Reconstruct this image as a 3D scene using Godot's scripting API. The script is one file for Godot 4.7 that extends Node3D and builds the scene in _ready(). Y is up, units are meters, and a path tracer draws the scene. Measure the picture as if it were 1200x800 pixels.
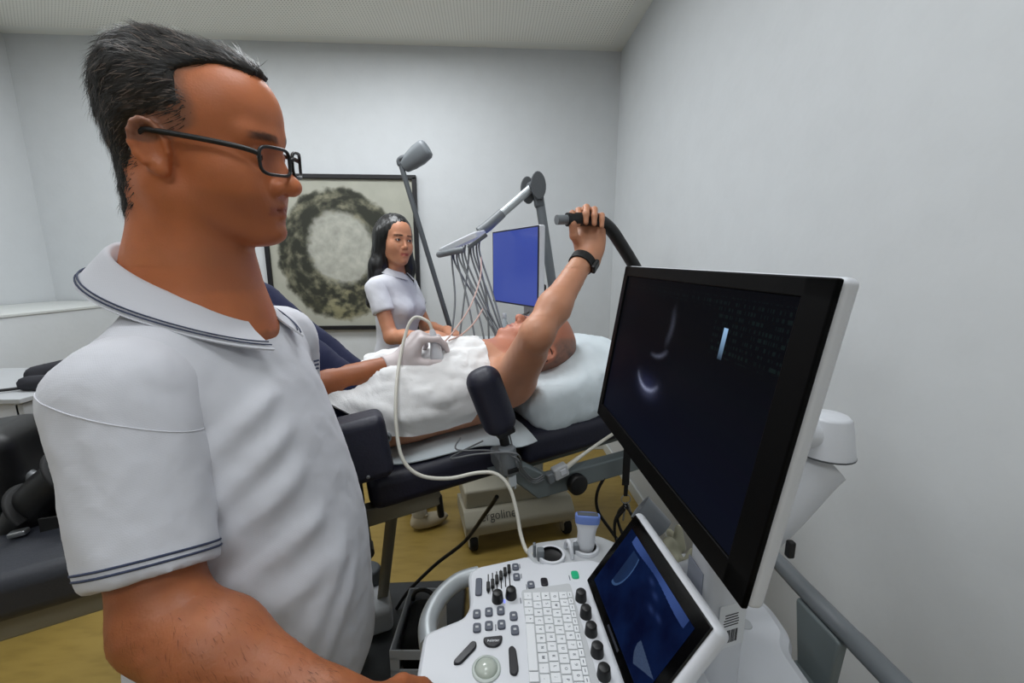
extends Node3D
# An echocardiography room: a sonographer scans a patient on a tilting bed, ultrasound cart in front.

const SKIN_MAN := Color(0.74, 0.43, 0.262)
var M := {}
var used := {}
var TB := Transform3D()          # bed frame: x towards the head end, y up, z towards the near side

func _ready() -> void:
	# ---- camera
	var cam := Camera3D.new()
	cam.name = "camera"
	cam.fov = 79.61
	cam.near = 0.02
	cam.position = Vector3(0, 1.4, 0)
	cam.rotation_degrees = Vector3(-10.389, -3.284, 0)
	add_child(cam)
	cam.current = true
	# ---- environment and exposure
	var we := WorldEnvironment.new()
	we.name = "world_environment"
	var env := Environment.new()
	env.background_mode = Environment.BG_COLOR
	env.background_color = Color(0.02, 0.02, 0.022)
	env.tonemap_mode = Environment.TONE_MAPPER_LINEAR
	env.tonemap_exposure = 1.0
	env.sdfgi_enabled = true
	env.ssao_enabled = true
	env.ssil_enabled = true
	we.environment = env
	add_child(we)
	make_materials()
	# ---- ceiling lamps
	ceiling_lamp(Vector3(-0.10, 2.785, -0.50), 0.62, 0.95, "square ceiling light panel above the ultrasound cart")
	ceiling_lamp(Vector3(-0.50, 2.785, -1.93), 0.62, 2.1, "square ceiling light panel above the bed's head end")
	ceiling_lamp(Vector3(-1.80, 2.785, -1.90), 0.62, 1.6, "square ceiling light panel above the left end of the bed")
	ceiling_lamp(Vector3(-1.6, 2.785, -0.45), 0.62, 0.65, "square ceiling light panel near the left wall")
	ceiling_lamp(Vector3(-0.4, 2.785, 1.0), 0.62, 1.3, "square ceiling light panel at the rear of the room")
	# ---- structure, then the things in it
	room()
	print("room")
	TB = Transform3D(Basis(Vector3(0.936, 0.087, -0.341).normalized(), Vector3(-0.082, 0.996, 0.03).normalized(), Vector3(0.342, 0.0, 0.94).normalized()), Vector3(-0.201, 0.9, -0.964))
	bed()
	print("bed")
	cart()
	print("cart")
	trolley_and_arm()
	background_things()
	bedside_things()
	print("things")
	man()
	print("man")
	woman()
	print("woman")
	patient()
	print("patient")

# ------------------------------------------------------------------ naming
func numbered(n: String) -> String:
	if not used.has(n):
		used[n] = 0
		return n
	used[n] += 1
	return "%s_%03d" % [n, used[n]]

func tag(o: Node, label: String, category: String, group := "") -> Node:
	o.set_meta("label", label)
	o.set_meta("category", category)
	if group != "":
		o.set_meta("group", group)
	return o

func thing(called: String, label: String, category: String, xf := Transform3D.IDENTITY, group := "") -> Node3D:
	var o := Node3D.new()
	o.name = numbered(called)
	o.transform = xf
	add_child(o)
	tag(o, label, category, group)
	return o

func mi(mesh: Mesh, called: String, m: Material, parent: Node, xf := Transform3D.IDENTITY, label := "") -> MeshInstance3D:
	var o := MeshInstance3D.new()
	o.name = called
	o.mesh = mesh
	o.transform = xf
	if m:
		o.material_override = m
	o.cast_shadow = GeometryInstance3D.SHADOW_CASTING_SETTING_ON
	if label != "":
		o.set_meta("label", label)
	parent.add_child(o, true)
	return o

func part(s: SurfaceTool, called: String, m: Material, parent: Node, xf := Transform3D.IDENTITY, label := "") -> MeshInstance3D:
	return mi(s.commit(), called, m, parent, xf, label)

func single(s: SurfaceTool, called: String, m: Material, label: String, category: String, xf := Transform3D.IDENTITY, group := "") -> MeshInstance3D:
	var o := mi(s.commit(), numbered(called), m, self, xf)
	tag(o, label, category, group)
	return o

func struct(s: SurfaceTool, called: String, m: Material) -> MeshInstance3D:
	var o := mi(s.commit(), called, m, self)
	o.set_meta("kind", "structure")
	return o

# ------------------------------------------------------------------ mesh helpers
func st() -> SurfaceTool:
	var s := SurfaceTool.new()
	s.begin(Mesh.PRIMITIVE_TRIANGLES)
	return s

func at(p: Vector3, b := Basis.IDENTITY) -> Transform3D:
	return Transform3D(b, p)

func aim(y: Vector3, hint := Vector3(0, 0, 1)) -> Basis:   # basis whose y axis is y
	var yy := y.normalized()
	if absf(yy.dot(hint)) > 0.95:
		hint = Vector3(1, 0, 0)
	var x := yy.cross(hint).normalized()
	return Basis(x, yy, x.cross(yy))

func tri(s: SurfaceTool, a: Vector3, b: Vector3, c: Vector3, na: Vector3, nb: Vector3, nc: Vector3) -> void:
	# puts the winding clockwise seen from the normal side
	if (b - a).cross(c - a).dot(na + nb + nc) > 0.0:
		var t := b
		b = c
		c = t
		t = nb
		nb = nc
		nc = t
	s.set_normal(na)
	s.add_vertex(a)
	s.set_normal(nb)
	s.add_vertex(b)
	s.set_normal(nc)
	s.add_vertex(c)

func quad(s: SurfaceTool, a: Vector3, b: Vector3, c: Vector3, d: Vector3, n: Vector3) -> void:
	tri(s, a, b, c, n, n, n)
	tri(s, a, c, d, n, n, n)

func uvquad(s: SurfaceTool, tl: Vector3, tr: Vector3, br: Vector3, bl: Vector3) -> void:
	var n := (bl - tl).cross(tr - tl).normalized()
	var ps := [tl, tr, br, tl, br, bl]
	var us := [Vector2(0, 0), Vector2(1, 0), Vector2(1, 1), Vector2(0, 0), Vector2(1, 1), Vector2(0, 1)]
	for i in 6:
		s.set_normal(n)
		s.set_uv(us[i])
		s.add_vertex(ps[i])

func rbox(s: SurfaceTool, size: Vector3, r: float, xf := Transform3D.IDENTITY, fine := false, taper := 1.0) -> void:
	var h := size * 0.5
	r = minf(r, minf(h.x, minf(h.y, h.z)) * 0.999)
	var inner := h - Vector3(r, r, r)
	for ax in 3:
		var u := (ax + 1) % 3
		var v := (ax + 2) % 3
		for sg in [-1.0, 1.0]:
			var lu := []
			var lv := []
			for w in [[lu, h[u]], [lv, h[v]]]:
				var hh: float = w[1]
				if fine:
					w[0].append_array([-hh, -hh + r * 0.3, -hh + r * 0.62, -hh + r, hh - r, hh - r * 0.62, hh - r * 0.3, hh])
				else:
					w[0].append_array([-hh, -hh + r, hh - r, hh])
			var pts := []
			var nrm := []
			for a in lu:
				for b in lv:
					var q := Vector3()
					q[ax] = h[ax] * sg
					q[u] = a
					q[v] = b
					var c := Vector3(clampf(q.x, -inner.x, inner.x), clampf(q.y, -inner.y, inner.y), clampf(q.z, -inner.z, inner.z))
					var n := (q - c).normalized()
					var p := c + n * r
					if taper != 1.0:
						var f := lerpf(1.0, taper, p.y / size.y + 0.5)
						p.x *= f
						p.z *= f
					pts.append(xf * p)
					nrm.append((xf.basis * n).normalized())
			var nv := lv.size()
			for i in lu.size() - 1:
				for j in nv - 1:
					var k := i * nv + j
					tri(s, pts[k], pts[k + nv], pts[k + nv + 1], nrm[k], nrm[k + nv], nrm[k + nv + 1])
					tri(s, pts[k], pts[k + nv + 1], pts[k + 1], nrm[k], nrm[k + nv + 1], nrm[k + 1])

func box(s: SurfaceTool, size: Vector3, xf := Transform3D.IDENTITY) -> void:
	var h := size * 0.5
	for ax in 3:
		var u := (ax + 1) % 3
		var v := (ax + 2) % 3
		for sg in [-1.0, 1.0]:
			var ps := []
			for c in [[-1, -1], [1, -1], [1, 1], [-1, 1]]:
				var q := Vector3()
				q[ax] = h[ax] * sg
				q[u] = h[u] * c[0]
				q[v] = h[v] * c[1]
				ps.append(xf * q)
			var n := Vector3()
			n[ax] = sg
			quad(s, ps[0], ps[1], ps[2], ps[3], (xf.basis * n).normalized())

func slab(s: SurfaceTool, a: Vector3, b: Vector3) -> void:
	box(s, (b - a).abs(), at((a + b) * 0.5))

func smooth_path(pts: Array, n := 8) -> Array:
	var out := []
	for i in pts.size() - 1:
		var p0: Vector3 = pts[maxi(i - 1, 0)]
		var p1: Vector3 = pts[i]
		var p2: Vector3 = pts[i + 1]
		var p3: Vector3 = pts[mini(i + 2, pts.size() - 1)]
		for j in n:
			out.append(p1.cubic_interpolate(p2, p0, p3, float(j) / n))
	out.append(pts[-1])
	return out

func tube(s: SurfaceTool, pts: Array, r, sides := 10, flat := 1.0, hint := Vector3(0, 1, 0)) -> void:
	# r: a number or an array of radii; flat squeezes the section along its second axis
	var n := pts.size()
	var up: Vector3 = hint
	var rings := []
	var nrms := []
	for i in n:
		var t: Vector3 = (pts[mini(i + 1, n - 1)] - pts[maxi(i - 1, 0)]).normalized()
		var x := t.cross(up)
		if x.length() < 0.01:
			x = t.cross(Vector3(1, 0, 0.2))
		x = x.normalized()
		up = x.cross(t).normalized()
		var rad: float = r if not (r is Array) else r[i]
		var ring := []
		var nr := []
		for j in sides:
			var a := TAU * j / sides
			var o := x * cos(a) * rad + up * sin(a) * rad * flat
			ring.append(pts[i] + o)
			nr.append((x * cos(a) + up * sin(a) / flat).normalized())
		rings.append(ring)
		nrms.append(nr)
	for i in n - 1:
		for j in sides:
			var k := (j + 1) % sides
			tri(s, rings[i][j], rings[i + 1][j], rings[i + 1][k], nrms[i][j], nrms[i + 1][j], nrms[i + 1][k])
			tri(s, rings[i][j], rings[i + 1][k], rings[i][k], nrms[i][j], nrms[i + 1][k], nrms[i][k])
	for e in [0, n - 1]:
		var d: Vector3 = (pts[0] - pts[1]).normalized() if e == 0 else (pts[n - 1] - pts[n - 2]).normalized()
		for j in sides:
			tri(s, pts[e], rings[e][j], rings[e][(j + 1) % sides], d, d, d)

func lathe(s: SurfaceTool, prof: Array, sides := 24, xf := Transform3D.IDENTITY, sharp := false) -> void:
	# prof: Vector2(radius, height) from bottom to top
	var n := prof.size()
	var nr := []
	for i in n:
		var d: Vector2 = prof[mini(i + 1, n - 1)] - prof[maxi(i - 1, 0)]
		nr.append(Vector2(d.y, -d.x).normalized())
	for i in n - 1:
		var n0: Vector2 = nr[i]
		var n1: Vector2 = nr[i + 1]
		var dd: Vector2 = prof[i + 1] - prof[i]
		var fn := Vector2(dd.y, -dd.x).normalized()
		if sharp or n0.dot(fn) < 0.75:
			n0 = fn
		if sharp or n1.dot(fn) < 0.75:
			n1 = fn
		for j in sides:
			var a := TAU * j / sides
			var b := TAU * (j + 1) / sides
			var ca := Vector3(cos(a), 0, sin(a))
			var cb := Vector3(cos(b), 0, sin(b))
			var p: Vector2 = prof[i]
			var q: Vector2 = prof[i + 1]
			var v := [ca * p.x + Vector3(0, p.y, 0), cb * p.x + Vector3(0, p.y, 0), cb * q.x + Vector3(0, q.y, 0), ca * q.x + Vector3(0, q.y, 0)]
			var m := [ca * n0.x + Vector3(0, n0.y, 0), cb * n0.x + Vector3(0, n0.y, 0), cb * n1.x + Vector3(0, n1.y, 0), ca * n1.x + Vector3(0, n1.y, 0)]
			for k in 4:
				v[k] = xf * v[k]
				m[k] = (xf.basis * m[k]).normalized()
			if p.x > 1e-6:
				tri(s, v[0], v[1], v[2], m[0], m[1], m[2])
			if q.x > 1e-6:
				tri(s, v[0], v[2], v[3], m[0], m[2], m[3])

func cyl(s: SurfaceTool, a: Vector3, b: Vector3, r: float, sides := 20, bev := 0.0) -> void:
	var l := a.distance_to(b)
	var pr := [Vector2(0, 0), Vector2(r - bev, 0), Vector2(r, bev), Vector2(r, l - bev), Vector2(r - bev, l), Vector2(0, l)]
	if bev <= 0.0:
		pr = [Vector2(0, 0), Vector2(r, 0), Vector2(r, l), Vector2(0, l)]
	lathe(s, pr, sides, at(a, aim(b - a)))

func prism(s: SurfaceTool, poly: PackedVector2Array, y0: float, y1: float, bev := 0.0, xf := Transform3D.IDENTITY) -> void:
	# poly in the x/z plane, extruded along y; the upper edge is bevelled
	var n := poly.size()
	var area := 0.0
	for i in n:
		area += poly[i].cross(poly[(i + 1) % n])
	if area < 0.0:
		poly = poly.duplicate()
		poly.reverse()
	var nr := PackedVector2Array()
	for i in n:
		var d0 := (poly[i] - poly[(i + n - 1) % n]).normalized()
		var d1 := (poly[(i + 1) % n] - poly[i]).normalized()
		var m := Vector2(d0.y + d1.y, -d0.x - d1.x).normalized()
		nr.append(m / maxf(0.5, m.dot(Vector2(d1.y, -d1.x))))
	var rings := [[0.0, y0], [0.0, y1 - bev]]
	if bev > 0.0:
		rings.append([bev * 0.3, y1 - bev * 0.3])
		rings.append([bev, y1])
	for k in rings.size() - 1:
		var r0: Array = rings[k]
		var r1: Array = rings[k + 1]
		for i in n:
			var j := (i + 1) % n
			var p0: Vector2 = poly[i] - nr[i] * r0[0]
			var p1: Vector2 = poly[j] - nr[j] * r0[0]
			var q1: Vector2 = poly[j] - nr[j] * r1[0]
			var q0: Vector2 = poly[i] - nr[i] * r1[0]
			var e := (poly[j] - poly[i]).normalized()
			var fl := Vector3(e.y, 0, -e.x)
			var n0 := Vector3(nr[i].x, 0, nr[i].y).normalized()
			var n1 := Vector3(nr[j].x, 0, nr[j].y).normalized()
			if n0.dot(fl) < 0.85:
				n0 = fl
			if n1.dot(fl) < 0.85:
				n1 = fl
			var up := 0.0 if k == 0 else (0.5 if k == 1 else 2.0)
			n0 = (xf.basis * (n0 + Vector3(0, up, 0))).normalized()
			n1 = (xf.basis * (n1 + Vector3(0, up, 0))).normalized()
			var a := xf * Vector3(p0.x, r0[1], p0.y)
			var b := xf * Vector3(p1.x, r0[1], p1.y)
			var c := xf * Vector3(q1.x, r1[1], q1.y)
			var d := xf * Vector3(q0.x, r1[1], q0.y)
			tri(s, a, b, c, n0, n1, n1)
			tri(s, a, c, d, n0, n1, n0)
	var top := PackedVector2Array()
	for i in n:
		top.append(poly[i] - nr[i] * rings[-1][0])
	for cap in [[poly, y0, -1.0], [top, y1, 1.0]]:
		var pl: PackedVector2Array = cap[0]
		var idx := Geometry2D.triangulate_polygon(pl)
		var nn := (xf.basis * Vector3(0, cap[2], 0)).normalized()
		for i in range(0, idx.size(), 3):
			var v := []
			for k in 3:
				var q := pl[idx[i + k]]
				v.append(xf * Vector3(q.x, cap[1], q.y))
			tri(s, v[0], v[1], v[2], nn, nn, nn)

func round_poly(pts: Array, rad: float, n := 4) -> PackedVector2Array:
	var out := PackedVector2Array()
	var m := pts.size()
	for i in m:
		var p: Vector2 = pts[i]
		var a: Vector2 = pts[(i + m - 1) % m]
		var b: Vector2 = pts[(i + 1) % m]
		var r := minf(rad, minf(p.distance_to(a), p.distance_to(b)) * 0.45)
		var q0 := p + (a - p).normalized() * r
		var q1 := p + (b - p).normalized() * r
		for k in n + 1:
			var t := float(k) / n
			out.append(q0.lerp(p, t).lerp(p.lerp(q1, t), t))
	return out

func sheet(s: SurfaceTool, g: Array, th: float) -> void:
	# g: rows of points of a cloth; both faces and the rim, th thick (the second face lies below)
	var R := g.size()
	var Cn: int = g[0].size()
	var nn := []
	for i in R:
		var row := []
		for j in Cn:
			var du: Vector3 = g[mini(i + 1, R - 1)][j] - g[maxi(i - 1, 0)][j]
			var dv: Vector3 = g[i][mini(j + 1, Cn - 1)] - g[i][maxi(j - 1, 0)]
			row.append(du.cross(dv).normalized())
		nn.append(row)
	for i in R - 1:
		for j in Cn - 1:
			for f in [0.0, 1.0]:
				var v := []
				var m := []
				for c in [[i, j], [i + 1, j], [i + 1, j + 1], [i, j + 1]]:
					var nrm: Vector3 = nn[c[0]][c[1]]
					v.append(g[c[0]][c[1]] - nrm * th * f)
					m.append(nrm if f == 0.0 else -nrm)
				tri(s, v[0], v[1], v[2], m[0], m[1], m[2])
				tri(s, v[0], v[2], v[3], m[0], m[2], m[3])
	var rim := []
	for j in Cn:
		rim.append([0, j])
	for i in range(1, R):
		rim.append([i, Cn - 1])
	for j in range(Cn - 2, -1, -1):
		rim.append([R - 1, j])
	for i in range(R - 2, 0, -1):
		rim.append([i, 0])
	var ctr: Vector3 = g[R / 2][Cn / 2]
	for k in rim.size():
		var a: Array = rim[k]
		var b: Array = rim[(k + 1) % rim.size()]
		var pa: Vector3 = g[a[0]][a[1]]
		var pb: Vector3 = g[b[0]][b[1]]
		var na: Vector3 = nn[a[0]][a[1]]
		var nb: Vector3 = nn[b[0]][b[1]]
		var o := (pb - pa).cross(na)
		if o.dot(pa - ctr) < 0.0:
			o = -o
		o = o.normalized()
		quad(s, pa, pb, pb - nb * th, pa - na * th, o)

func label_text(txt: String, size: float, m: Material, parent: Node, xf: Transform3D, called := "lettering", bold := false) -> MeshInstance3D:
	var t := TextMesh.new()
	var f := SystemFont.new()
	f.font_names = PackedStringArray(["Droid Sans"])
	if bold:
		f.font_weight = 700
	t.font = f
	t.text = txt
	t.font_size = 32
	t.pixel_size = size / 32.0
	t.depth = 0.0006
	t.curve_step = 4.0
	return mi(t, called, m, parent, xf)

# ------------------------------------------------------------------ smooth bodies
class Pr:
	var t := 0
	var op := 0
	var k := 0.02
	var a := Vector3.ZERO
	var ba := Vector3.ZERO
	var il := 0.0
	var ra := 0.0
	var dr := 0.0
	var inv := Transform3D.IDENTITY
	var r := Vector3.ONE
	var ir := Vector3.ONE
	var ir2 := Vector3.ONE
	var f: Callable
	func d(p: Vector3) -> float:
		if t == 0:
			var pa := p - a
			var h := clampf(pa.dot(ba) * il, 0.0, 1.0)
			return (pa - ba * h).length() - ra - dr * h
		if t == 1:
			var q := inv * p
			var k0 := (q * ir).length()
			var k1 := (q * ir2).length()
			if k1 < 1e-6:
				return -minf(r.x, minf(r.y, r.z))
			return k0 * (k0 - 1.0) / k1
		if t == 2:
			var q := (inv * p).abs() - r
			var m := Vector3(maxf(q.x, 0.0), maxf(q.y, 0.0), maxf(q.z, 0.0))
			return m.length() + minf(maxf(q.x, maxf(q.y, q.z)), 0.0) - ra
		if t == 3:
			return (p - a).dot(ba)
		return f.call(p)

func cone(a: Vector3, b: Vector3, ra: float, rb: float, k := 0.02, op := 0) -> Pr:
	var p := Pr.new()
	p.a = a
	p.ba = b - a
	p.il = 1.0 / maxf(p.ba.length_squared(), 1e-9)
	p.ra = ra
	p.dr = rb - ra
	p.k = k
	p.op = op
	return p

func ell(c: Transform3D, r: Vector3, k := 0.02, op := 0) -> Pr:
	var p := Pr.new()
	p.t = 1
	p.inv = c.affine_inverse()
	p.r = r
	p.ir = Vector3.ONE / r
	p.ir2 = Vector3.ONE / (r * r)
	p.k = k
	p.op = op
	p.a = c.origin
	return p

func rbx(c: Transform3D, half: Vector3, rad: float, k := 0.02, op := 0) -> Pr:
	var p := Pr.new()
	p.t = 2
	p.inv = c.affine_inverse()
	p.r = half - Vector3(rad, rad, rad)
	p.ra = rad
	p.k = k
	p.op = op
	p.a = c.origin
	return p

func plane(a: Vector3, n: Vector3, k := 0.004) -> Pr:      # keeps what lies behind n
	var p := Pr.new()
	p.t = 3
	p.a = a
	p.ba = n.normalized()
	p.op = 2
	p.k = k
	return p

func fun(f: Callable, k := 0.004, op := 2) -> Pr:
	var p := Pr.new()
	p.t = 4
	p.f = f
	p.op = op
	p.k = k
	return p

func field(pl: Array, p: Vector3) -> float:
	var d := 1e3
	for q: Pr in pl:
		var e := q.d(p)
		var k := q.k
		if q.op == 0:
			var h := maxf(k - absf(d - e), 0.0)
			d = minf(d, e) - h * h * 0.25 / k
		else:
			if q.op == 1:
				e = -e
			var h := maxf(k - absf(d - e), 0.0)
			d = maxf(d, e) + h * h * 0.25 / k
	return d

func nets(pl: Array, cell: float, bx: AABB, holes: Array = []) -> Array:
	var N := 6
	var w := cell * N
	var nbx := ceili(bx.size.x / w)
	var nby := ceili(bx.size.y / w)
	var nbz := ceili(bx.size.z / w)
	var gx := nbx * N + 1
	var gy := nby * N + 1
	var gz := nbz * N + 1
	var sy := gx
	var sz := gx * gy
	var val := PackedFloat32Array()
	val.resize(gx * gy * gz)
	val.fill(1e9)
	var cid := PackedInt32Array()
	cid.resize(gx * gy * gz)
	cid.fill(-1)
	var o := bx.position
	var hd := w * 0.866
	var verts := PackedVector3Array()
	var cells := PackedInt32Array()
	var np := pl.size()
	var offs := PackedInt32Array([0, 1, sy, sy + 1, sz, sz + 1, sz + sy, sz + sy + 1])
	var cp := [Vector3(0, 0, 0), Vector3(1, 0, 0), Vector3(0, 1, 0), Vector3(1, 1, 0), Vector3(0, 0, 1), Vector3(1, 0, 1), Vector3(0, 1, 1), Vector3(1, 1, 1)]
	var edges := [[0, 1], [2, 3], [4, 5], [6, 7], [0, 2], [1, 3], [4, 6], [5, 7], [0, 4], [1, 5], [2, 6], [3, 7]]
	var ds := PackedFloat32Array()
	ds.resize(np)
	for bz in nbz:
		for by in nby:
			for bxi in nbx:
				var c := o + Vector3(bxi + 0.5, by + 0.5, bz + 0.5) * w
				var dm := 1e3
				var tot := 1e3
				for i in np:
					var q: Pr = pl[i]
					var e := q.d(c)
					ds[i] = e
					if q.op == 0:
						dm = minf(dm, e)
						tot = minf(tot, e)
					elif q.op == 1:
						tot = maxf(tot, -e)
					else:
						tot = maxf(tot, e)
				if dm > hd * 1.3 + 0.03 or absf(tot) > hd * 1.5 + 0.03:
					continue
				var act: Array = []
				for i in np:
					var q: Pr = pl[i]
					if q.op == 0:
						if ds[i] < dm + hd * 2.2 + q.k:
							act.append(q)
					elif q.op == 1:
						if ds[i] < hd * 1.5 + q.k + 0.004:
							act.append(q)
					else:
						act.append(q)
				for k in N + 1:
					for j in N + 1:
						var row := (bz * N + k) * sz + (by * N + j) * sy + bxi * N
						for i in N + 1:
							if val[row + i] > 1e8:
								val[row + i] = field(act, o + Vector3(bxi * N + i, by * N + j, bz * N + k) * cell)
				for k in N:
					for j in N:
						var row := (bz * N + k) * sz + (by * N + j) * sy + bxi * N
						for i in N:
							var id := row + i
							var cnt := 0
							for m in 8:
								if val[id + offs[m]] < 0.0:
									cnt += 1
							if cnt == 0 or cnt == 8:
								continue
							var base := Vector3(bxi * N + i, by * N + j, bz * N + k)
							var sm := Vector3.ZERO
							var ne := 0
							for ed in edges:
								var va := val[id + offs[ed[0]]]
								var vb := val[id + offs[ed[1]]]
								if (va < 0.0) != (vb < 0.0):
									sm += (cp[ed[0]] as Vector3).lerp(cp[ed[1]], va / (va - vb))
									ne += 1
							var p := o + (base + sm / ne) * cell
							var skip := false
							for hb: AABB in holes:
								if hb.has_point(p):
									skip = true
							if skip:
								continue
							cid[id] = verts.size()
							verts.append(p)
							cells.append(id)
	var idx := PackedInt32Array()
	var tr := [[1, sy, sz], [sy, sz, 1], [sz, 1, sy]]
	for v in cells.size():
		var id := cells[v]
		for ax in 3:
			var d0: int = tr[ax][0]
			var u: int = tr[ax][1]
			var w2: int = tr[ax][2]
			var va := val[id]
			var vb := val[id + d0]
			if (va < 0.0) == (vb < 0.0):
				continue
			if id - u < 0 or id - w2 < 0 or id - u - w2 < 0:
				continue
			var b := cid[id - u]
			var c := cid[id - u - w2]
			var d := cid[id - w2]
			if b < 0 or c < 0 or d < 0:
				continue
			if va < 0.0:
				idx.append_array(PackedInt32Array([v, c, b, v, d, c]))
			else:
				idx.append_array(PackedInt32Array([v, b, c, v, c, d]))
	return [verts, idx]

func normals_of(v: PackedVector3Array, idx: PackedInt32Array) -> PackedVector3Array:
	var n := PackedVector3Array()
	n.resize(v.size())
	for i in range(0, idx.size(), 3):
		var a := idx[i]
		var b := idx[i + 1]
		var c := idx[i + 2]
		var f := (v[c] - v[a]).cross(v[b] - v[a])
		n[a] += f
		n[b] += f
		n[c] += f
	for i in n.size():
		n[i] = n[i].normalized()
	return n

func relax(v: PackedVector3Array, idx: PackedInt32Array, amt: float) -> PackedVector3Array:
	var sm := PackedVector3Array()
	sm.resize(v.size())
	var ct := PackedInt32Array()
	ct.resize(v.size())
	for i in range(0, idx.size(), 3):
		for k in 3:
			var a := idx[i + k]
			sm[a] += v[idx[i + (k + 1) % 3]] + v[idx[i + (k + 2) % 3]]
			ct[a] += 2
	for i in v.size():
		if ct[i] > 8:
			v[i] = v[i].lerp(sm[i] / ct[i], amt)
	return v

func body_mesh(pieces: Array, col = null, disp = null) -> ArrayMesh:
	# pieces: results of nets(), joined into one surface
	var V := PackedVector3Array()
	var NN := PackedVector3Array()
	var I := PackedInt32Array()
	var CC := PackedColorArray()
	for pc in pieces:
		var v: PackedVector3Array = pc[0]
		var idx: PackedInt32Array = pc[1]
		v = relax(v, idx, 0.3)
		var n := normals_of(v, idx)
		if disp != null:
			for i in v.size():
				v[i] += n[i] * disp.call(v[i], n[i])
			n = normals_of(v, idx)
		var b := V.size()
		V.append_array(v)
		NN.append_array(n)
		for i in idx:
			I.append(i + b)
	var arr := []
	arr.resize(Mesh.ARRAY_MAX)
	arr[Mesh.ARRAY_VERTEX] = V
	arr[Mesh.ARRAY_NORMAL] = NN
	arr[Mesh.ARRAY_INDEX] = I
	if col != null:
		for i in V.size():
			CC.append(col.call(V[i]))
		arr[Mesh.ARRAY_COLOR] = CC
	var m := ArrayMesh.new()
	m.add_surface_from_arrays(Mesh.PRIMITIVE_TRIANGLES, arr)
	return m

func bounds(pts: Array, pad: float) -> AABB:
	var b := AABB(pts[0], Vector3.ZERO)
	for p in pts:
		b = b.expand(p)
	return b.grow(pad)

# ------------------------------------------------------------------ materials
func mat(c: Color, rough := 0.6, metal := 0.0) -> StandardMaterial3D:
	var m := StandardMaterial3D.new()
	m.albedo_color = c
	m.roughness = rough
	m.metallic = metal
	return m

func noise_tex(freq: float, ramp: Array, size := 256, normal := false, bump := 4.0, seed := 1, kind := FastNoiseLite.TYPE_SIMPLEX_SMOOTH) -> NoiseTexture2D:
	var n := FastNoiseLite.new()
	n.noise_type = kind
	n.frequency = freq
	n.seed = seed
	n.fractal_octaves = 4
	var t := NoiseTexture2D.new()
	t.noise = n
	t.width = size
	t.height = size
	t.seamless = true
	if normal:
		t.as_normal_map = true
		t.bump_strength = bump
	else:
		var g := Gradient.new()
		g.set_color(0, ramp[0])
		g.set_color(1, ramp[-1])
		for i in range(1, ramp.size() - 1):
			g.add_point(float(i) / (ramp.size() - 1), ramp[i])
		t.color_ramp = g
	return t

func triplanar(m: StandardMaterial3D, scale: float) -> StandardMaterial3D:
	m.uv1_triplanar = true
	m.uv1_world_triplanar = true
	m.uv1_scale = Vector3.ONE * scale
	return m

func weave_tex(px: int, cells: int) -> ImageTexture:
	var im := Image.create(px, px, false, Image.FORMAT_RGB8)
	for y in px:
		for x in px:
			var a := sin(TAU * cells * x / px)
			var b := sin(TAU * cells * y / px)
			var v := 0.5 + 0.25 * a * b + 0.12 * b
			im.set_pixel(x, y, Color(v, v, v))
	im.bump_map_to_normal_map(1.5)
	return ImageTexture.create_from_image(im)

func cloth_mat(c: Color, rough := 0.9, cells := 16, scale := 16.0, strength := 0.5) -> StandardMaterial3D:
	var m := mat(c, rough)
	m.normal_enabled = true
	m.normal_texture = weave_tex(128, cells)
	m.normal_scale = strength
	m.rim_enabled = true
	m.rim = 0.25
	return triplanar(m, scale)

func skin_mat(tint := Color(1, 1, 1)) -> StandardMaterial3D:
	var m := mat(tint, 0.5)
	m.vertex_color_use_as_albedo = true
	m.normal_enabled = true
	m.normal_texture = M.pore
	m.normal_scale = 0.18
	m.subsurf_scatter_enabled = true
	m.subsurf_scatter_strength = 0.06
	return triplanar(m, 9.0)

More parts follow.
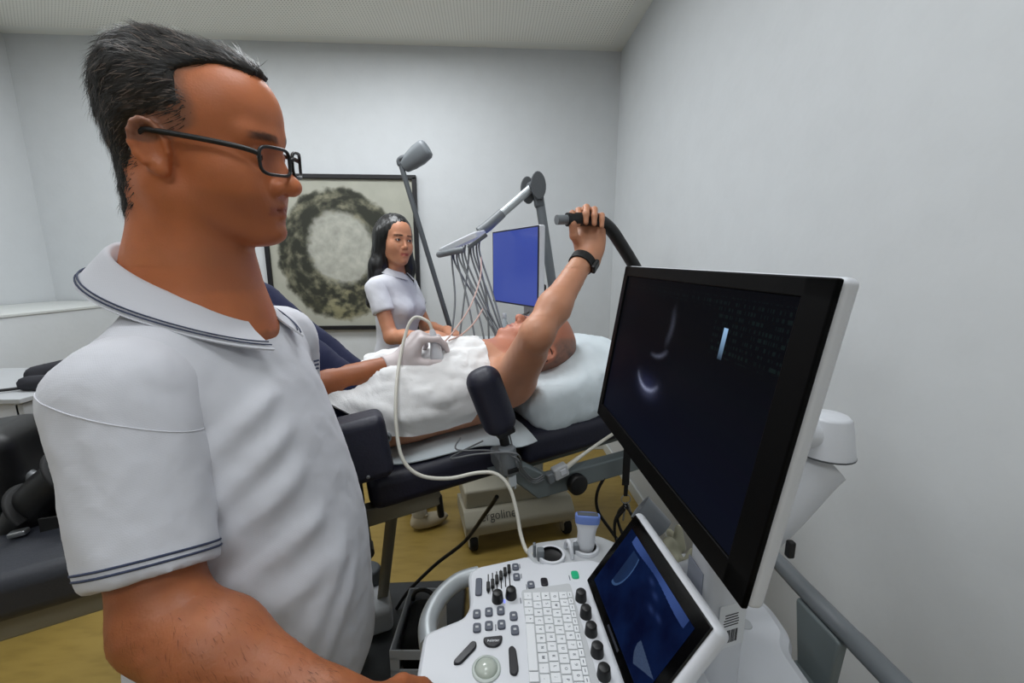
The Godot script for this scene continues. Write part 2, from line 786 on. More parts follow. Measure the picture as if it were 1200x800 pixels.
func make_materials() -> void:
	M.pore = noise_tex(0.12, [], 256, true, 3.0, 5)
	M.plaster_n = noise_tex(0.08, [], 256, true, 1.2, 8)
	var w := mat(Color(0.81, 0.822, 0.83), 0.85)
	w.albedo_texture = noise_tex(0.02, [Color(0.982, 0.982, 0.982), Color(1, 1, 1)], 256, false, 0, 3)
	w.normal_enabled = true
	w.normal_texture = M.plaster_n
	w.normal_scale = 0.08
	M.wall = triplanar(w, 1.1)
	M.trim = mat(Color(0.78, 0.79, 0.78), 0.6)
	M.ceiling = mat(Color(0.88, 0.885, 0.86), 0.9)
	var im := Image.create(128, 128, false, Image.FORMAT_RGB8)
	im.fill(Color(0.92, 0.92, 0.89))
	for i in 8:
		for j in 8:
			im.fill_rect(Rect2i(i * 16 + 5, j * 16 + 5, 5, 5), Color(0.60, 0.60, 0.57))
	var perf := mat(Color(1, 1, 1), 0.9)
	perf.albedo_texture = ImageTexture.create_from_image(im)
	M.perforated = triplanar(perf, 7.0)
	var fl := mat(Color(0.63, 0.53, 0.265), 0.42)
	fl.albedo_texture = noise_tex(0.012, [Color(0.88, 0.87, 0.83), Color(0.97, 0.965, 0.95), Color(1, 1, 1)], 512, false, 0, 21)
	fl.uv1_scale = Vector3(0.8, 0.8, 3.4)
	fl.uv1_triplanar = true
	fl.uv1_world_triplanar = true
	M.floor = fl
	M.white_plastic = mat(Color(0.80, 0.81, 0.83), 0.38)
	M.white_plastic2 = mat(Color(0.70, 0.71, 0.72), 0.45)
	M.grey_plastic = mat(Color(0.42, 0.44, 0.455), 0.45)
	M.midgrey = mat(Color(0.30, 0.315, 0.33), 0.5)
	M.darkgrey = mat(Color(0.16, 0.17, 0.18), 0.5)
	M.black = mat(Color(0.022, 0.022, 0.026), 0.45)
	M.bezel = mat(Color(0.016, 0.016, 0.018), 0.5)
	M.bezel.metallic_specular = 0.2
	M.black_matte = mat(Color(0.018, 0.018, 0.02), 0.75)
	M.black_gloss = mat(Color(0.012, 0.012, 0.014), 0.12)
	M.rubber = mat(Color(0.03, 0.03, 0.032), 0.8)
	M.steel = mat(Color(0.62, 0.63, 0.64), 0.35, 0.85)
	M.alu = mat(Color(0.66, 0.68, 0.69), 0.42, 0.5)
	M.beam = mat(Color(0.42, 0.455, 0.46), 0.5)
	M.beige_steel = mat(Color(0.50, 0.48, 0.42), 0.45, 0.2)
	M.cream = mat(Color(0.68, 0.66, 0.59), 0.5)
	var vy := mat(Color(0.085, 0.088, 0.16), 0.5)
	vy.normal_enabled = true
	vy.normal_texture = noise_tex(0.09, [], 256, true, 2.0, 31)
	vy.normal_scale = 0.25
	M.vinyl = triplanar(vy, 5.0)
	var vg := vy.duplicate()
	vg.albedo_color = Color(0.155, 0.165, 0.195)
	M.vinyl_grey = vg
	M.polo = cloth_mat(Color(0.80, 0.805, 0.83), 0.92, 16, 26.0, 0.35)
	M.polo_stripe = mat(Color(0.22, 0.25, 0.34), 0.9)
	var tw := mat(Color(0.90, 0.90, 0.90), 0.98)
	tw.normal_enabled = true
	tw.normal_texture = noise_tex(0.22, [], 256, true, 5.0, 12)
	tw.normal_scale = 0.3
	M.towel = triplanar(tw, 7.0)
	M.linen = cloth_mat(Color(0.80, 0.84, 0.86), 0.9, 16, 12.0, 0.25)
	M.navy = cloth_mat(Color(0.055, 0.085, 0.22), 0.95, 16, 20.0, 0.5)
	M.trousers = cloth_mat(Color(0.05, 0.06, 0.10), 0.95, 16, 20.0, 0.5)
	M.glove = mat(Color(0.80, 0.76, 0.76), 0.55)
	M.cable_white = mat(Color(0.78, 0.77, 0.73), 0.5)
	M.cable_grey = mat(Color(0.42, 0.43, 0.44), 0.5)
	M.cable_pink = mat(Color(0.75, 0.62, 0.58), 0.5)
	var gl := mat(Color(0.45, 0.42, 0.48, 0.10), 0.05)
	gl.metallic_specular = 0.15
	gl.transparency = BaseMaterial3D.TRANSPARENCY_ALPHA
	M.lens = gl

# ------------------------------------------------------------------ lamps and room
func ceiling_lamp(p: Vector3, size: float, energy: float, label: String) -> void:
	var t := thing("ceiling_lamp", label, "lamp", at(p), "ceiling light panels")
	var s := st()
	for k in 4:
		var b := Basis(Vector3(0, 1, 0), k * PI / 2)
		rbox(s, Vector3(size + 0.04, 0.03, 0.02), 0.004, Transform3D(b, b * Vector3(0, -0.012, size * 0.5 + 0.01)))
	part(s, "frame", M.trim, t)
	var em := mat(Color(1, 1, 1), 0.6)
	em.emission_enabled = true
	em.emission = Color(0.968, 0.985, 1.0)
	em.emission_energy_multiplier = 2.0
	s = st()
	rbox(s, Vector3(size, 0.012, size), 0.003)
	part(s, "diffuser", em, t)
	var l := AreaLight3D.new()
	l.name = "panel_light"
	l.area_size = Vector2(size, size)
	l.light_energy = energy
	l.light_color = Color(0.968, 0.985, 1.0)
	l.area_range = 12.0
	l.area_attenuation = 2.0
	l.shadow_enabled = true
	l.position = Vector3(0, -0.03, 0)
	l.rotation_degrees = Vector3(-90, 0, 0)
	t.add_child(l)

func room() -> void:
	var L := -2.92
	var R := 0.89
	var B := -2.95
	var F := 2.4
	var H := 2.79
	var s := st()
	slab(s, Vector3(L - 0.1, -0.1, B - 0.1), Vector3(R + 0.1, 0, F + 0.1))
	struct(s, "floor", M.floor)
	s = st()
	slab(s, Vector3(L - 0.1, H, B - 0.1), Vector3(R + 0.1, H + 0.1, F + 0.1))
	var c := struct(s, "ceiling", M.ceiling)
	s = st()
	slab(s, Vector3(L + 0.09, H - 0.004, B + 0.09), Vector3(R - 0.09, H - 0.0005, F - 0.09))
	part(s, "perforated_board", M.perforated, c)
	for w in [["wall_back", Vector3(L - 0.1, 0, B - 0.1), Vector3(R + 0.1, H, B)], ["wall_right", Vector3(R, 0, B), Vector3(R + 0.1, H, F)], ["wall_left", Vector3(L - 0.1, 0, B), Vector3(L, H, F)], ["wall_front", Vector3(L - 0.1, 0, F), Vector3(R + 0.1, H, F + 0.1)]]:
		s = st()
		slab(s, w[1], w[2])
		struct(s, w[0], M.wall)
	for w in [["baseboard_right", Vector3(R - 0.014, 0, B + 0.014), Vector3(R, 0.075, F)], ["baseboard_back", Vector3(L, 0, B), Vector3(R, 0.075, B + 0.014)], ["baseboard_left", Vector3(L, 0, B + 0.014), Vector3(L + 0.014, 0.075, F)]]:
		s = st()
		rbox(s, (w[2] - w[1]).abs(), 0.005, at((w[1] + w[2]) * 0.5))
		struct(s, w[0], M.trim)

# ------------------------------------------------------------------ examination bed
func bed() -> void:
	var t := thing("examination_bed", "tilting examination bed with dark blue vinyl cushions under the lying patient", "bed", TB)
	# cushions: legs, seat and back
	for c in [[-1.02, -0.115], [-0.105, 0.30], [0.31, 0.98]]:
		var s := st()
		var x0: float = c[0]
		var x1: float = c[1]
		rbox(s, Vector3(x1 - x0, 0.095, 0.66), 0.03, at(Vector3((x0 + x1) * 0.5, -0.0475, -0.33)), true)
		part(s, "cushion", M.vinyl if x0 > -0.5 else M.vinyl_grey, t)
	# frame below the cushions
	var s := st()
	for z in [-0.06, -0.6]:
		rbox(s, Vector3(1.05, 0.05, 0.04), 0.006, at(Vector3(-0.45, -0.125, z)))
	for x in [-0.95, -0.4, 0.05]:
		rbox(s, Vector3(0.05, 0.04, 0.56), 0.006, at(Vector3(x, -0.125, -0.33)))
	part(s, "leg_frame", M.beige_steel, t)
	s = st()
	# side rail of the back section, bent up from the pivot
	prism(s, PackedVector2Array([Vector2(0.20, 0.055), Vector2(0.26, 0.095), Vector2(0.33, 0.175), Vector2(0.66, 0.19), Vector2(0.90, 0.19), Vector2(0.90, 0.13), Vector2(0.66, 0.13), Vector2(0.37, 0.118), Vector2(0.30, 0.06)]), 0.0, 0.035, 0.004, Transform3D(Basis(Vector3(1, 0, 0), Vector3(0, 0, 1), Vector3(0, -1, 0)), Vector3(0, 0, 0.0)))
	part(s, "side_rail", M.beam, t)
	s = st()
	rbox(s, Vector3(0.62, 0.04, 0.5), 0.01, at(Vector3(0.6, -0.125, -0.33)))
	part(s, "back_frame", M.beam, t)
	# knob on the side rail
	s = st()
	lathe(s, [Vector2(0, 0), Vector2(0.012, 0), Vector2(0.012, 0.02), Vector2(0.027, 0.022), Vector2(0.03, 0.03), Vector2(0.03, 0.045), Vector2(0.026, 0.05), Vector2(0, 0.051)], 20, at(Vector3(0.44, -0.145, 0.03), Basis(Vector3(1, 0, 0), PI / 2)))
	part(s, "knob", M.black, t)
	# clamp with a clear plastic end that carries the shoulder pad
	s = st()
	cyl(s, Vector3(0.235, 0.03, 0.075), Vector3(0.238, -0.045, 0.075), 0.023, 20, 0.006)
	rbox(s, Vector3(0.05, 0.05, 0.08), 0.01, at(Vector3(0.236, -0.02, 0.04)))
	part(s, "clamp", M.grey_plastic, t)
	s = st()
	rbox(s, Vector3(0.03, 0.012, 0.006), 0.002, at(Vector3(0.238, -0.026, 0.099)))
	part(s, "clamp_slot", M.black, t)
	s = st()
	rbox(s, Vector3(0.022, 0.034, 0.02), 0.005, at(Vector3(0.239, -0.062, 0.08)))
	rbox(s, Vector3(0.007, 0.016, 0.012), 0.003, at(Vector3(0.234, -0.083, 0.08)))
	rbox(s, Vector3(0.007, 0.014, 0.012), 0.003, at(Vector3(0.245, -0.081, 0.08)))
	var clear := mat(Color(0.8, 0.83, 0.85), 0.2)
	part(s, "clamp_screw", clear, t)
	# shoulder pad, leaning, on a black stem
	s = st()
	rbox(s, Vector3(0.088, 0.185, 0.075), 0.036, at(Vector3(0.214, 0.15, 0.052), Basis(Vector3(0, 0, 1), 0.26) * Basis(Vector3(0, 1, 0), -0.15)), true)
	part(s, "shoulder_pad", M.vinyl, t)
	s = st()
	cyl(s, Vector3(0.238, 0.02, 0.06), Vector3(0.232, 0.09, 0.055), 0.013, 14)
	rbox(s, Vector3(0.05, 0.02, 0.05), 0.006, at(Vector3(0.24, 0.065, 0.05), Basis(Vector3(0, 0, 1), 0.26)))
	part(s, "pad_stem", M.black, t)
	# hip pad with two screws
	s = st()
	rbox(s, Vector3(0.125, 0.15, 0.085), 0.022, at(Vector3(-0.104, 0.104, 0.035), Basis(Vector3(0, 0, 1), 0.04)), true)
	part(s, "hip_pad", M.vinyl, t)
	for q in [Vector3(-0.137, 0.14, 0.079), Vector3(-0.098, 0.05, 0.079)]:
		s = st()
		lathe(s, [Vector2(0.0045, 0), Vector2(0.004, 0.0015), Vector2(0, 0.002)], 12, at(q, Basis(Vector3(1, 0, 0), PI / 2)))
		part(s, "screw", M.steel, t)
	s = st()
	rbox(s, Vector3(0.03, 0.12, 0.012), 0.003, at(Vector3(-0.155, 0.01, 0.085), Basis(Vector3(0, 0, 1), 0.3)))
	part(s, "pad_bracket", M.grey_plastic, t)
	# dark pivot hardware under the seam
	s = st()
	rbox(s, Vector3(0.09, 0.06, 0.05), 0.012, at(Vector3(-0.16, -0.13, 0.0)))
	cyl(s, Vector3(-0.13, -0.165, 0.0), Vector3(-0.13, -0.165, 0.04), 0.018, 14, 0.003)
	part(s, "hinge", M.black, t)
	s = st()
	rbox(s, Vector3(0.018, 0.07, 0.02), 0.006, at(Vector3(0.07, -0.155, -0.05)))
	part(s, "release_lever", M.black, t)
	# grab bar: black grip rising from the head end of the rail, grey end
	s = st()
	var inv := TB.affine_inverse()
	var pts := []
	for w in [Vector3(0.205, 1.519, -1.090), Vector3(0.25, 1.522, -1.105), Vector3(0.295, 1.521, -1.122), Vector3(0.335, 1.500, -1.140), Vector3(0.375, 1.455, -1.155), Vector3(0.43, 1.385, -1.176), Vector3(0.50, 1.285, -1.205), Vector3(0.545, 1.17, -1.225), Vector3(0.555, 1.0, -1.235), Vector3(0.555, 0.86, -1.235)]:
		pts.append(inv * w)
	tube(s, smooth_path(pts, 6), 0.0175, 16)
	part(s, "grab_bar", M.black, t)
	s = st()
	tube(s, [inv * Vector3(0.176, 1.517, -1.079), inv * Vector3(0.212, 1.519, -1.0925)], 0.0125, 14)
	part(s, "bar_end", M.grey_plastic, t)
	# strut, foot housing and base plate standing on the floor
	var fr := Basis(Vector3(0, 1, 0), deg_to_rad(20))
	s = st()
	var top := inv * Vector3(-0.30, 0.79, -1.28)
	var foot := inv * Vector3(-0.43, 0.10, -1.43)
	tube(s, [top, foot], 0.03, 4, 0.8)
	part(s, "strut", M.beige_steel, t)
	s = st()
	rbox(s, Vector3(0.11, 0.10, 0.15), 0.02, inv * at(Vector3(-0.445, 0.095, -1.40), fr), true)
	part(s, "foot_housing", M.white_plastic2, t)
	s = st()
	cyl(s, inv * Vector3(-0.50, 0.09, -1.50), inv * Vector3(-0.50, 0.20, -1.50), 0.05, 18, 0.012)
	part(s, "actuator", M.midgrey, t)
	s = st()
	rbox(s, Vector3(0.50, 0.045, 0.74), 0.012, inv * at(Vector3(-0.36, 0.0235, -1.23), Basis.IDENTITY))
	part(s, "base_plate", M.darkgrey, t)
	s = st()
	var top2 := inv * Vector3(-0.75, 0.74, -1.05)
	tube(s, [top2, inv * Vector3(-0.45, 0.08, -1.25)], 0.028, 4, 0.8)
	part(s, "strut", M.beige_steel, t)
	# foot end: pedal unit on a bracket
	ergometer()

func ergometer() -> void:
	var t := thing("pedal_ergometer", "black pedal unit with strapped shoe shells at the foot end of the bed", "pedal unit", TB)
	var s := st()
	rbox(s, Vector3(0.16, 0.20, 0.22), 0.05, at(Vector3(-0.93, 0.10, -0.40)), true)
	part(s, "housing", M.black, t)
	s = st()
	tube(s, [Vector3(-0.93, -0.05, -0.62), Vector3(-0.93, -0.12, -0.62), Vector3(-0.9, -0.14, -0.33)], 0.025, 10)
	part(s, "bracket", M.darkgrey, t)
	for k in 2:
		var c := Vector3(-0.755, 0.06, -0.235) if k == 0 else Vector3(-0.86, 0.10, -0.58)
		var rot := Basis(Vector3(0, 0, 1), 0.7 if k == 0 else 0.2)
		# shoe shell: lofted along its length
		s = st()
		var path := []
		var rad := []
		for i in 9:
			var u := i / 8.0
			path.append(c + rot * Vector3(0.0 - 0.13 + 0.26 * u, 0.012 * sin(u * PI), 0))
			rad.append(0.034 + 0.022 * sin(PI * clampf(u * 1.1, 0.0, 1.0)))
		tube(s, path, rad, 16, 0.85)
		var sh := part(s, "shoe_shell", M.black, t)
		s = st()
		rbox(s, Vector3(0.29, 0.018, 0.10), 0.008, at(c + rot * Vector3(0, -0.05, 0), rot))
		part(s, "sole_plate", M.rubber, sh)
		for x in [-0.05, 0.05]:
			s = st()
			var ring := []
			for i in 17:
				var a := PI * i / 16.0
				ring.append(c + rot * Vector3(x + 0.01 * sin(a), sin(a) * 0.056, cos(a) * 0.063))
			tube(s, ring, 0.014, 6, 0.25, Vector3(0, 1, 0))
			part(s, "strap", M.black_matte, sh)
		s = st()
		cyl(s, c + rot * Vector3(0, -0.06, 0), Vector3(-0.93, 0.10, -0.40), 0.016, 12)
		part(s, "crank", M.steel, t)
	# hanging strap end and buckle, as seen past the sleeve of the standing man
	s = st()
	rbox(s, Vector3(0.034, 0.13, 0.005), 0.002, at(Vector3(-0.755, -0.035, -0.165), Basis(Vector3(0, 0, 1), -0.12)))
	part(s, "loose_strap", M.black_matte, t)
	s = st()
	rbox(s, Vector3(0.03, 0.012, 0.02), 0.004, at(Vector3(-0.80, 0.01, -0.165)))
	part(s, "buckle", M.steel, t)

# ------------------------------------------------------------------ things lying on or hanging at the bed
func cable(called: String, pts: Array, r: float, m: Material, label: String, category := "cable") -> MeshInstance3D:
	var s := st()
	tube(s, smooth_path(pts, 8), r, 8)
	return single(s, called, m, label, category)

func bedside_things() -> void:
	# pillow
	var pl := [rbx(TB * at(Vector3(0.60, 0.055, -0.30), Basis(Vector3(0, 0, 1), 0.06)), Vector3(0.235, 0.075, 0.30), 0.06, 0.02),
		ell(TB * at(Vector3(0.66, 0.11, -0.28)), Vector3(0.17, 0.085, 0.25), 0.06),
		ell(TB * at(Vector3(0.50, 0.235, -0.22)), Vector3(0.09, 0.09, 0.09), 0.06, 1)]
	var nz := FastNoiseLite.new()
	nz.seed = 4
	nz.frequency = 7.0
	var pm := body_mesh([nets(pl, 0.011, bounds([TB * Vector3(0.32, -0.05, 0.05), TB * Vector3(0.88, 0.24, -0.64), TB * Vector3(0.88, 0.24, 0.05), TB * Vector3(0.32, 0.1, -0.64)], 0.05))], null, func(p: Vector3, _n: Vector3) -> float: return 0.011 * (absf(nz.get_noise_3d(p.x * 1.6, p.y, p.z * 0.6)) - 0.25))
	tag(mi(pm, "pillow", M.linen, self), "plump white pillow under the patient's head on the bed", "pillow")
	# white cloth spread on the cushion under the patient
	var g := []
	for i in 25:
		var row := []
		var u := i / 24.0
		var x := lerpf(-0.035, 0.345, u)
		for j in 19:
			var v := j / 18.0
			var z := lerpf(-0.58, 0.02 - 0.06 * (1.0 - u) + 0.012 * sin(u * 9.0), v)
			var y := 0.004 + 0.003 * sin(x * 37.0 + z * 21.0) + 0.002 * sin(z * 60.0)
			if z > -0.025:
				y -= (z + 0.025) * 0.35
			row.append(TB * Vector3(x, y + 0.004, z))
		g.append(row)
	var s := st()
	sheet(s, g, 0.003)
	single(s, "bed_cloth", M.linen, "white cloth lying under the patient on the blue cushion", "cloth")
	# ecg connector block lying on the side rail
	var t := thing("ecg_connector", "light grey cable junction block resting on the bed's side rail", "connector", TB * at(Vector3(0.395, -0.098, 0.052), Basis(Vector3(0, 0, 1), 0.18)))
	s = st()
	rbox(s, Vector3(0.045, 0.036, 0.026), 0.005)
	part(s, "body", M.white_plastic2, t)
	s = st()
	rbox(s, Vector3(0.022, 0.032, 0.022), 0.005, at(Vector3(-0.033, -0.004, 0)))
	part(s, "cable_inlet", M.grey_plastic, t)
	s = st()
	rbox(s, Vector3(0.018, 0.016, 0.004), 0.001, at(Vector3(0.004, 0.002, 0.0135)))
	part(s, "plate", M.white_plastic, t)
	s = st()
	tube(s, smooth_path([Vector3(0.02, 0.0, 0), Vector3(0.06, 0.01, 0.0), Vector3(0.14, 0.02, -0.005), Vector3(0.3, 0.03, -0.02)], 6), [0.008, 0.0078, 0.0076, 0.0074, 0.0072, 0.007, 0.0065, 0.006, 0.0055, 0.005, 0.005, 0.005, 0.005, 0.005, 0.005, 0.005, 0.005, 0.005, 0.005], 10)
	part(s, "cable", M.cable_white, t)
	for k in 3:
		cable("lead_wire", [TB * Vector3(0.345, -0.108 + k * 0.007, 0.05), TB * Vector3(0.31, -0.105 + k * 0.006, 0.058), TB * Vector3(0.27, -0.06 + k * 0.012, 0.07 + 0.006 * k), TB * Vector3(0.245, 0.0 + k * 0.012, 0.11), TB * Vector3([0.258, 0.20, 0.17][k], 0.02, 0.055), TB * Vector3([0.262, 0.12, 0.10][k], [0.07, 0.03, 0.012][k], 0.02), TB * Vector3([0.275, 0.14, 0.2][k], [0.12, 0.045, 0.02][k], -0.01)], 0.0022, M.cable_grey, ["thin grey lead wire climbing past the shoulder pad", "thin grey lead wire looping over the white bed cloth", "thin grey lead wire lying lowest along the blue cushion"][k], "wire")
	# snap clip with a wire at the patient's waist
	t = thing("electrode_clip", "grey round electrode clip on a white wire at the patient's waist", "electrode", TB * at(Vector3(-0.047, 0.115, 0.035)))
	s = st()
	lathe(s, [Vector2(0.0, 0), Vector2(0.013, 0), Vector2(0.014, 0.006), Vector2(0.009, 0.011), Vector2(0.008, 0.006), Vector2(0, 0.006)], 18, at(Vector3.ZERO, Basis(Vector3(1, 0, 0), PI / 2)))
	part(s, "snap", M.grey_plastic, t)
	s = st()
	tube(s, smooth_path([Vector3(0, 0.005, 0.004), Vector3(-0.015, 0.03, 0.004), Vector3(-0.03, 0.055, -0.002)], 5), 0.0035, 8)
	part(s, "wire", M.cable_white, t)
	# white loop cable on the patient's far side, tied leads
	cable("lead_wire", [Vector3(-0.13, 1.185, -1.15), Vector3(-0.10, 1.215, -1.22), Vector3(-0.06, 1.27, -1.4), Vector3(-0.03, 1.36, -1.6), Vector3(-0.03, 1.44, -1.83)], 0.0024, M.cable_pink, "pale pink lead wire rising from the chest to the arm's hose head", "wire")
	cable("lead_wire", [Vector3(-0.115, 1.19, -1.17), Vector3(-0.08, 1.20, -1.22), Vector3(-0.045, 1.225, -1.30), Vector3(-0.02, 1.255, -1.42)], 0.0024, M.cable_pink, "short pale pink lead wire lying across the towel by the probe", "wire")
	cable("power_cord", [Vector3(0.02, 0.70, -1.16), Vector3(-0.02, 0.60, -1.22), Vector3(-0.1, 0.40, -1.36), Vector3(-0.22, 0.24, -1.45), Vector3(-0.33, 0.12, -1.46), Vector3(-0.38, 0.055, -1.44)], 0.007, M.black, "black cord sagging from the bed frame to the floor plate", "cord")
	# tray on the base plate with a black pouch inside
	var tx := at(Vector3(-0.245, 0.048, -1.225), Basis(Vector3(0, 1, 0), -0.06))
	t = thing("storage_tray", "white open plastic tray standing beside the bed's grey foot", "tray", tx)
	s = st()
	rbox(s, Vector3(0.13, 0.006, 0.25), 0.002, at(Vector3(0, 0.004, 0)))
	part(s, "bottom", M.white_plastic, t)
	for k in 4:
		s = st()
		var long := k % 2 == 0
		var sx: float = 0.065 if k == 0 else (-0.065 if k == 2 else 0.0)
		var sz: float = 0.125 if k == 1 else (-0.125 if k == 3 else 0.0)
		if k == 1:
			rbox(s, Vector3(0.136, 0.10, 0.005), 0.002, at(Vector3(sx, 0.053, sz)))
			rbox(s, Vector3(0.136, 0.035, 0.005), 0.002, at(Vector3(sx, 0.157, sz)))
			rbox(s, Vector3(0.03, 0.06, 0.005), 0.002, at(Vector3(-0.053, 0.12, sz)))
			rbox(s, Vector3(0.03, 0.06, 0.005), 0.002, at(Vector3(0.053, 0.12, sz)))
		else:
			rbox(s, Vector3(0.005 if long else 0.136, 0.172, 0.25 if long else 0.005), 0.002, at(Vector3(sx, 0.0885, sz)))
		part(s, "side", M.white_plastic, t)
	s = st()
	rbox(s, Vector3(0.104, 0.15, 0.20), 0.035, tx * at(Vector3(0.0, 0.086, -0.01), Basis(Vector3(0, 1, 0), 0.05)), true)
	single(s, "black_pouch", M.black_matte, "soft black pouch stuffed in the white tray", "pouch")
	s = st()
	var ring := []
	for i in 25:
		var a := PI * i / 24.0
		ring.append(tx * Vector3(0.045 * cos(a), 0.162 + 0.05 * sin(a), -0.075 + 0.01 * cos(a)))
	tube(s, ring, 0.007, 8)
	single(s, "headband", M.black, "black curved headband sticking out of the white tray", "headset")
	# keys on a black lanyard hanging beside the cart
	var kx := Vector3(0.405, 0.0, -1.10)
	t = thing("key_lanyard", "black lanyard with a key ring hanging below the bed's side rail", "lanyard", at(kx))
	s = st()
	rbox(s, Vector3(0.022, 0.12, 0.003), 0.001, at(Vector3(-0.004, 0.82, 0)))
	rbox(s, Vector3(0.012, 0.04, 0.006), 0.002, at(Vector3(-0.002, 0.745, 0)))
	part(s, "strap", M.black_matte, t)
	s = st()
	ring = []
	for i in 25:
		var a := TAU * i / 24.0
		ring.append(Vector3(0.014 * cos(a), 0.715 + 0.014 * sin(a), 0.0))
	tube(s, ring, 0.0016, 6)
	part(s, "key_ring", M.steel, t)
	s = st()
	tube(s, smooth_path([Vector3(-0.006, 0.70, 0), Vector3(0.02, 0.66, 0.01), Vector3(0.012, 0.6, 0.01), Vector3(-0.02, 0.57, 0), Vector3(-0.03, 0.64, 0), Vector3(-0.005, 0.69, 0.005)], 6), 0.011, 6, 0.3)
	tube(s, smooth_path([Vector3(0.004, 0.70, 0), Vector3(-0.02, 0.66, -0.01), Vector3(-0.005, 0.6, -0.01), Vector3(0.025, 0.56, 0), Vector3(0.03, 0.63, 0), Vector3(0.006, 0.69, -0.005)], 6), 0.011, 6, 0.3)
	part(s, "ribbon", M.black_matte, t)
	s = st()
	rbox(s, Vector3(0.005, 0.05, 0.003), 0.001, at(Vector3(0.012, 0.68, 0.008), Basis(Vector3(0, 0, 1), 0.25)))
	rbox(s, Vector3(0.005, 0.05, 0.003), 0.001, at(Vector3(-0.006, 0.675, 0.008), Basis(Vector3(0, 0, 1), -0.1)))
	part(s, "key", M.steel, t)
	cable("power_cord", [Vector3(0.345, 0.77, -1.13), Vector3(0.325, 0.72, -1.13), Vector3(0.33, 0.66, -1.13), Vector3(0.37, 0.60, -1.11), Vector3(0.40, 0.57, -1.06)], 0.005, M.black, "thin black cord curling below the bed's side rail", "cord")

# ------------------------------------------------------------------ ultrasound cart
func echo_image(w: int, h: int, kind: int) -> ImageTexture:
	# what the two screens show: a dim scan sector; kind 0 the big monitor, 1 the touch panel
	var im := Image.create(w, h, false, Image.FORMAT_RGB8)
	var nz := FastNoiseLite.new()
	nz.seed = 9 + kind
	nz.frequency = 0.05
	var fine := FastNoiseLite.new()
	fine.seed = 19
	fine.frequency = 0.35
	for y in h:
		for x in w:
			var u := float(x) / w
			var v := float(y) / h
			var c := Color(0.003, 0.0033, 0.0045)
			if kind == 0:
				c += Color(0.001, 0.0015, 0.006) * clampf(v * 1.6 - 0.4, 0.0, 1.0)
				var g := absf(fine.get_noise_2d(x, y)) * 0.6 + 0.4
				# chamber wall echoes: soft arcs inside the sector
				for a in [[0.44, 0.24, 0.05, 0.12, 0.16, -1.0, 1.2, 0.014], [0.40, 0.34, 0.10, 0.10, 0.35, 0.3, 1.9, 0.012], [0.395, 0.53, 0.10, 0.12, 1.0, 0.45, 2.8, 0.010], [0.40, 0.50, 0.10, 0.16, 0.14, 0.3, 2.9, 0.022]]:
					var dx: float = (u - a[0]) / a[2]
					var dy: float = (v - a[1]) / a[3]
					var ang := atan2(dy, dx)
					if ang > a[5] and ang < a[6]:
						var rr := absf(sqrt(dx * dx + dy * dy) - 1.0) * minf(a[2], a[3])
						var e := exp(-pow(rr / a[7], 2.0)) * sin(PI * (ang - a[5]) / (a[6] - a[5]))
						c += Color(0.30, 0.33, 0.46) * (a[4] * e * g)
				var hz := exp(-pow((u - 0.40) / 0.08, 2.0) - pow((v - 0.63) / 0.06, 2.0))
				c += Color(0.02, 0.025, 0.07) * hz * g
				# grey scale bar and rows of read-outs
				if u > 0.765 and u < 0.785 and v > 0.17 and v < 0.31:
					c = Color(0.30, 0.48, 0.72) * (1.0 - (v - 0.17) / 0.15)
				if v < 0.30 and v > 0.04 and fposmod(v * 34.0, 1.0) < 0.5 and fine.get_noise_2d(x * 0.7, floorf(v * 34.0) * 40.0) > 0.12 and (u > 0.72 or v < 0.09):
					c += Color(0.003, 0.007, 0.006)
			else:
				c = Color(0.002, 0.004, 0.022) + Color(0.002, 0.008, 0.030) * clampf(nz.get_noise_2d(x * 0.15, y * 0.15) + 0.5, 0.0, 1.0)
				var g := absf(fine.get_noise_2d(x, y)) * 0.5 + 0.5
				if u > 0.0 and v < 0.10 + 0.02 * sin(u * 9.0) and u > 0.10 and u < 0.94:
					c += Color(0.05, 0.09, 0.26) * (0.6 + 0.4 * g) * (0.75 + 0.25 * sin(u * 11.0))
				var dx := (u - 0.20) / 0.10
				var dy := (v - 0.36) / 0.34
				var rr := sqrt(dx * dx + dy * dy)
				if dx > -0.2 and dy > -0.6 and rr < 1.08:
					c += Color(0.03, 0.06, 0.12) * g * (2.2 if rr > 0.96 else 0.5)
				var fan := Vector2(u - 0.99, v - 0.74)
				if fan.length() < 0.25 and absf(fan.angle_to(Vector2(-1, 0.25))) < 0.5:
					c += Color(0.07, 0.10, 0.15) * g
				for q in [[0.36, 0.28], [0.62, 0.22], [0.66, 0.36], [0.75, 0.33], [0.52, 0.16]].slice(1):
					var e := exp(-pow((u - q[0]) / 0.035, 2.0) - pow((v - q[1]) / 0.03, 2.0))
					c += Color(0.02, 0.035, 0.10) * e * g
			im.set_pixel(x, y, c.clamp().linear_to_srgb())
	return ImageTexture.create_from_image(im)

func screen_mat(tex: Texture2D, glow: float) -> StandardMaterial3D:
	var m := mat(Color(0.008, 0.008, 0.01), 0.3)
	m.metallic_specular = 0.07
	m.emission_enabled = true
	m.emission = Color(0, 0, 0)
	m.emission_texture = tex
	m.emission_energy_multiplier = glow
	m.emission_operator = BaseMaterial3D.EMISSION_OP_ADD
	return m

func panel_button(t: Node, x: float, z: float, sx: float, sz: float, m: Material, called := "button") -> MeshInstance3D:
	var s := st()
	prism(s, round_poly([Vector2(-sx, -sz), Vector2(sx, -sz), Vector2(sx, sz), Vector2(-sx, sz)], minf(sx, sz) * 0.6, 2), -0.002, 0.003, 0.0012)
	return part(s, called, m, t, at(Vector3(x, 0.8005, z)))

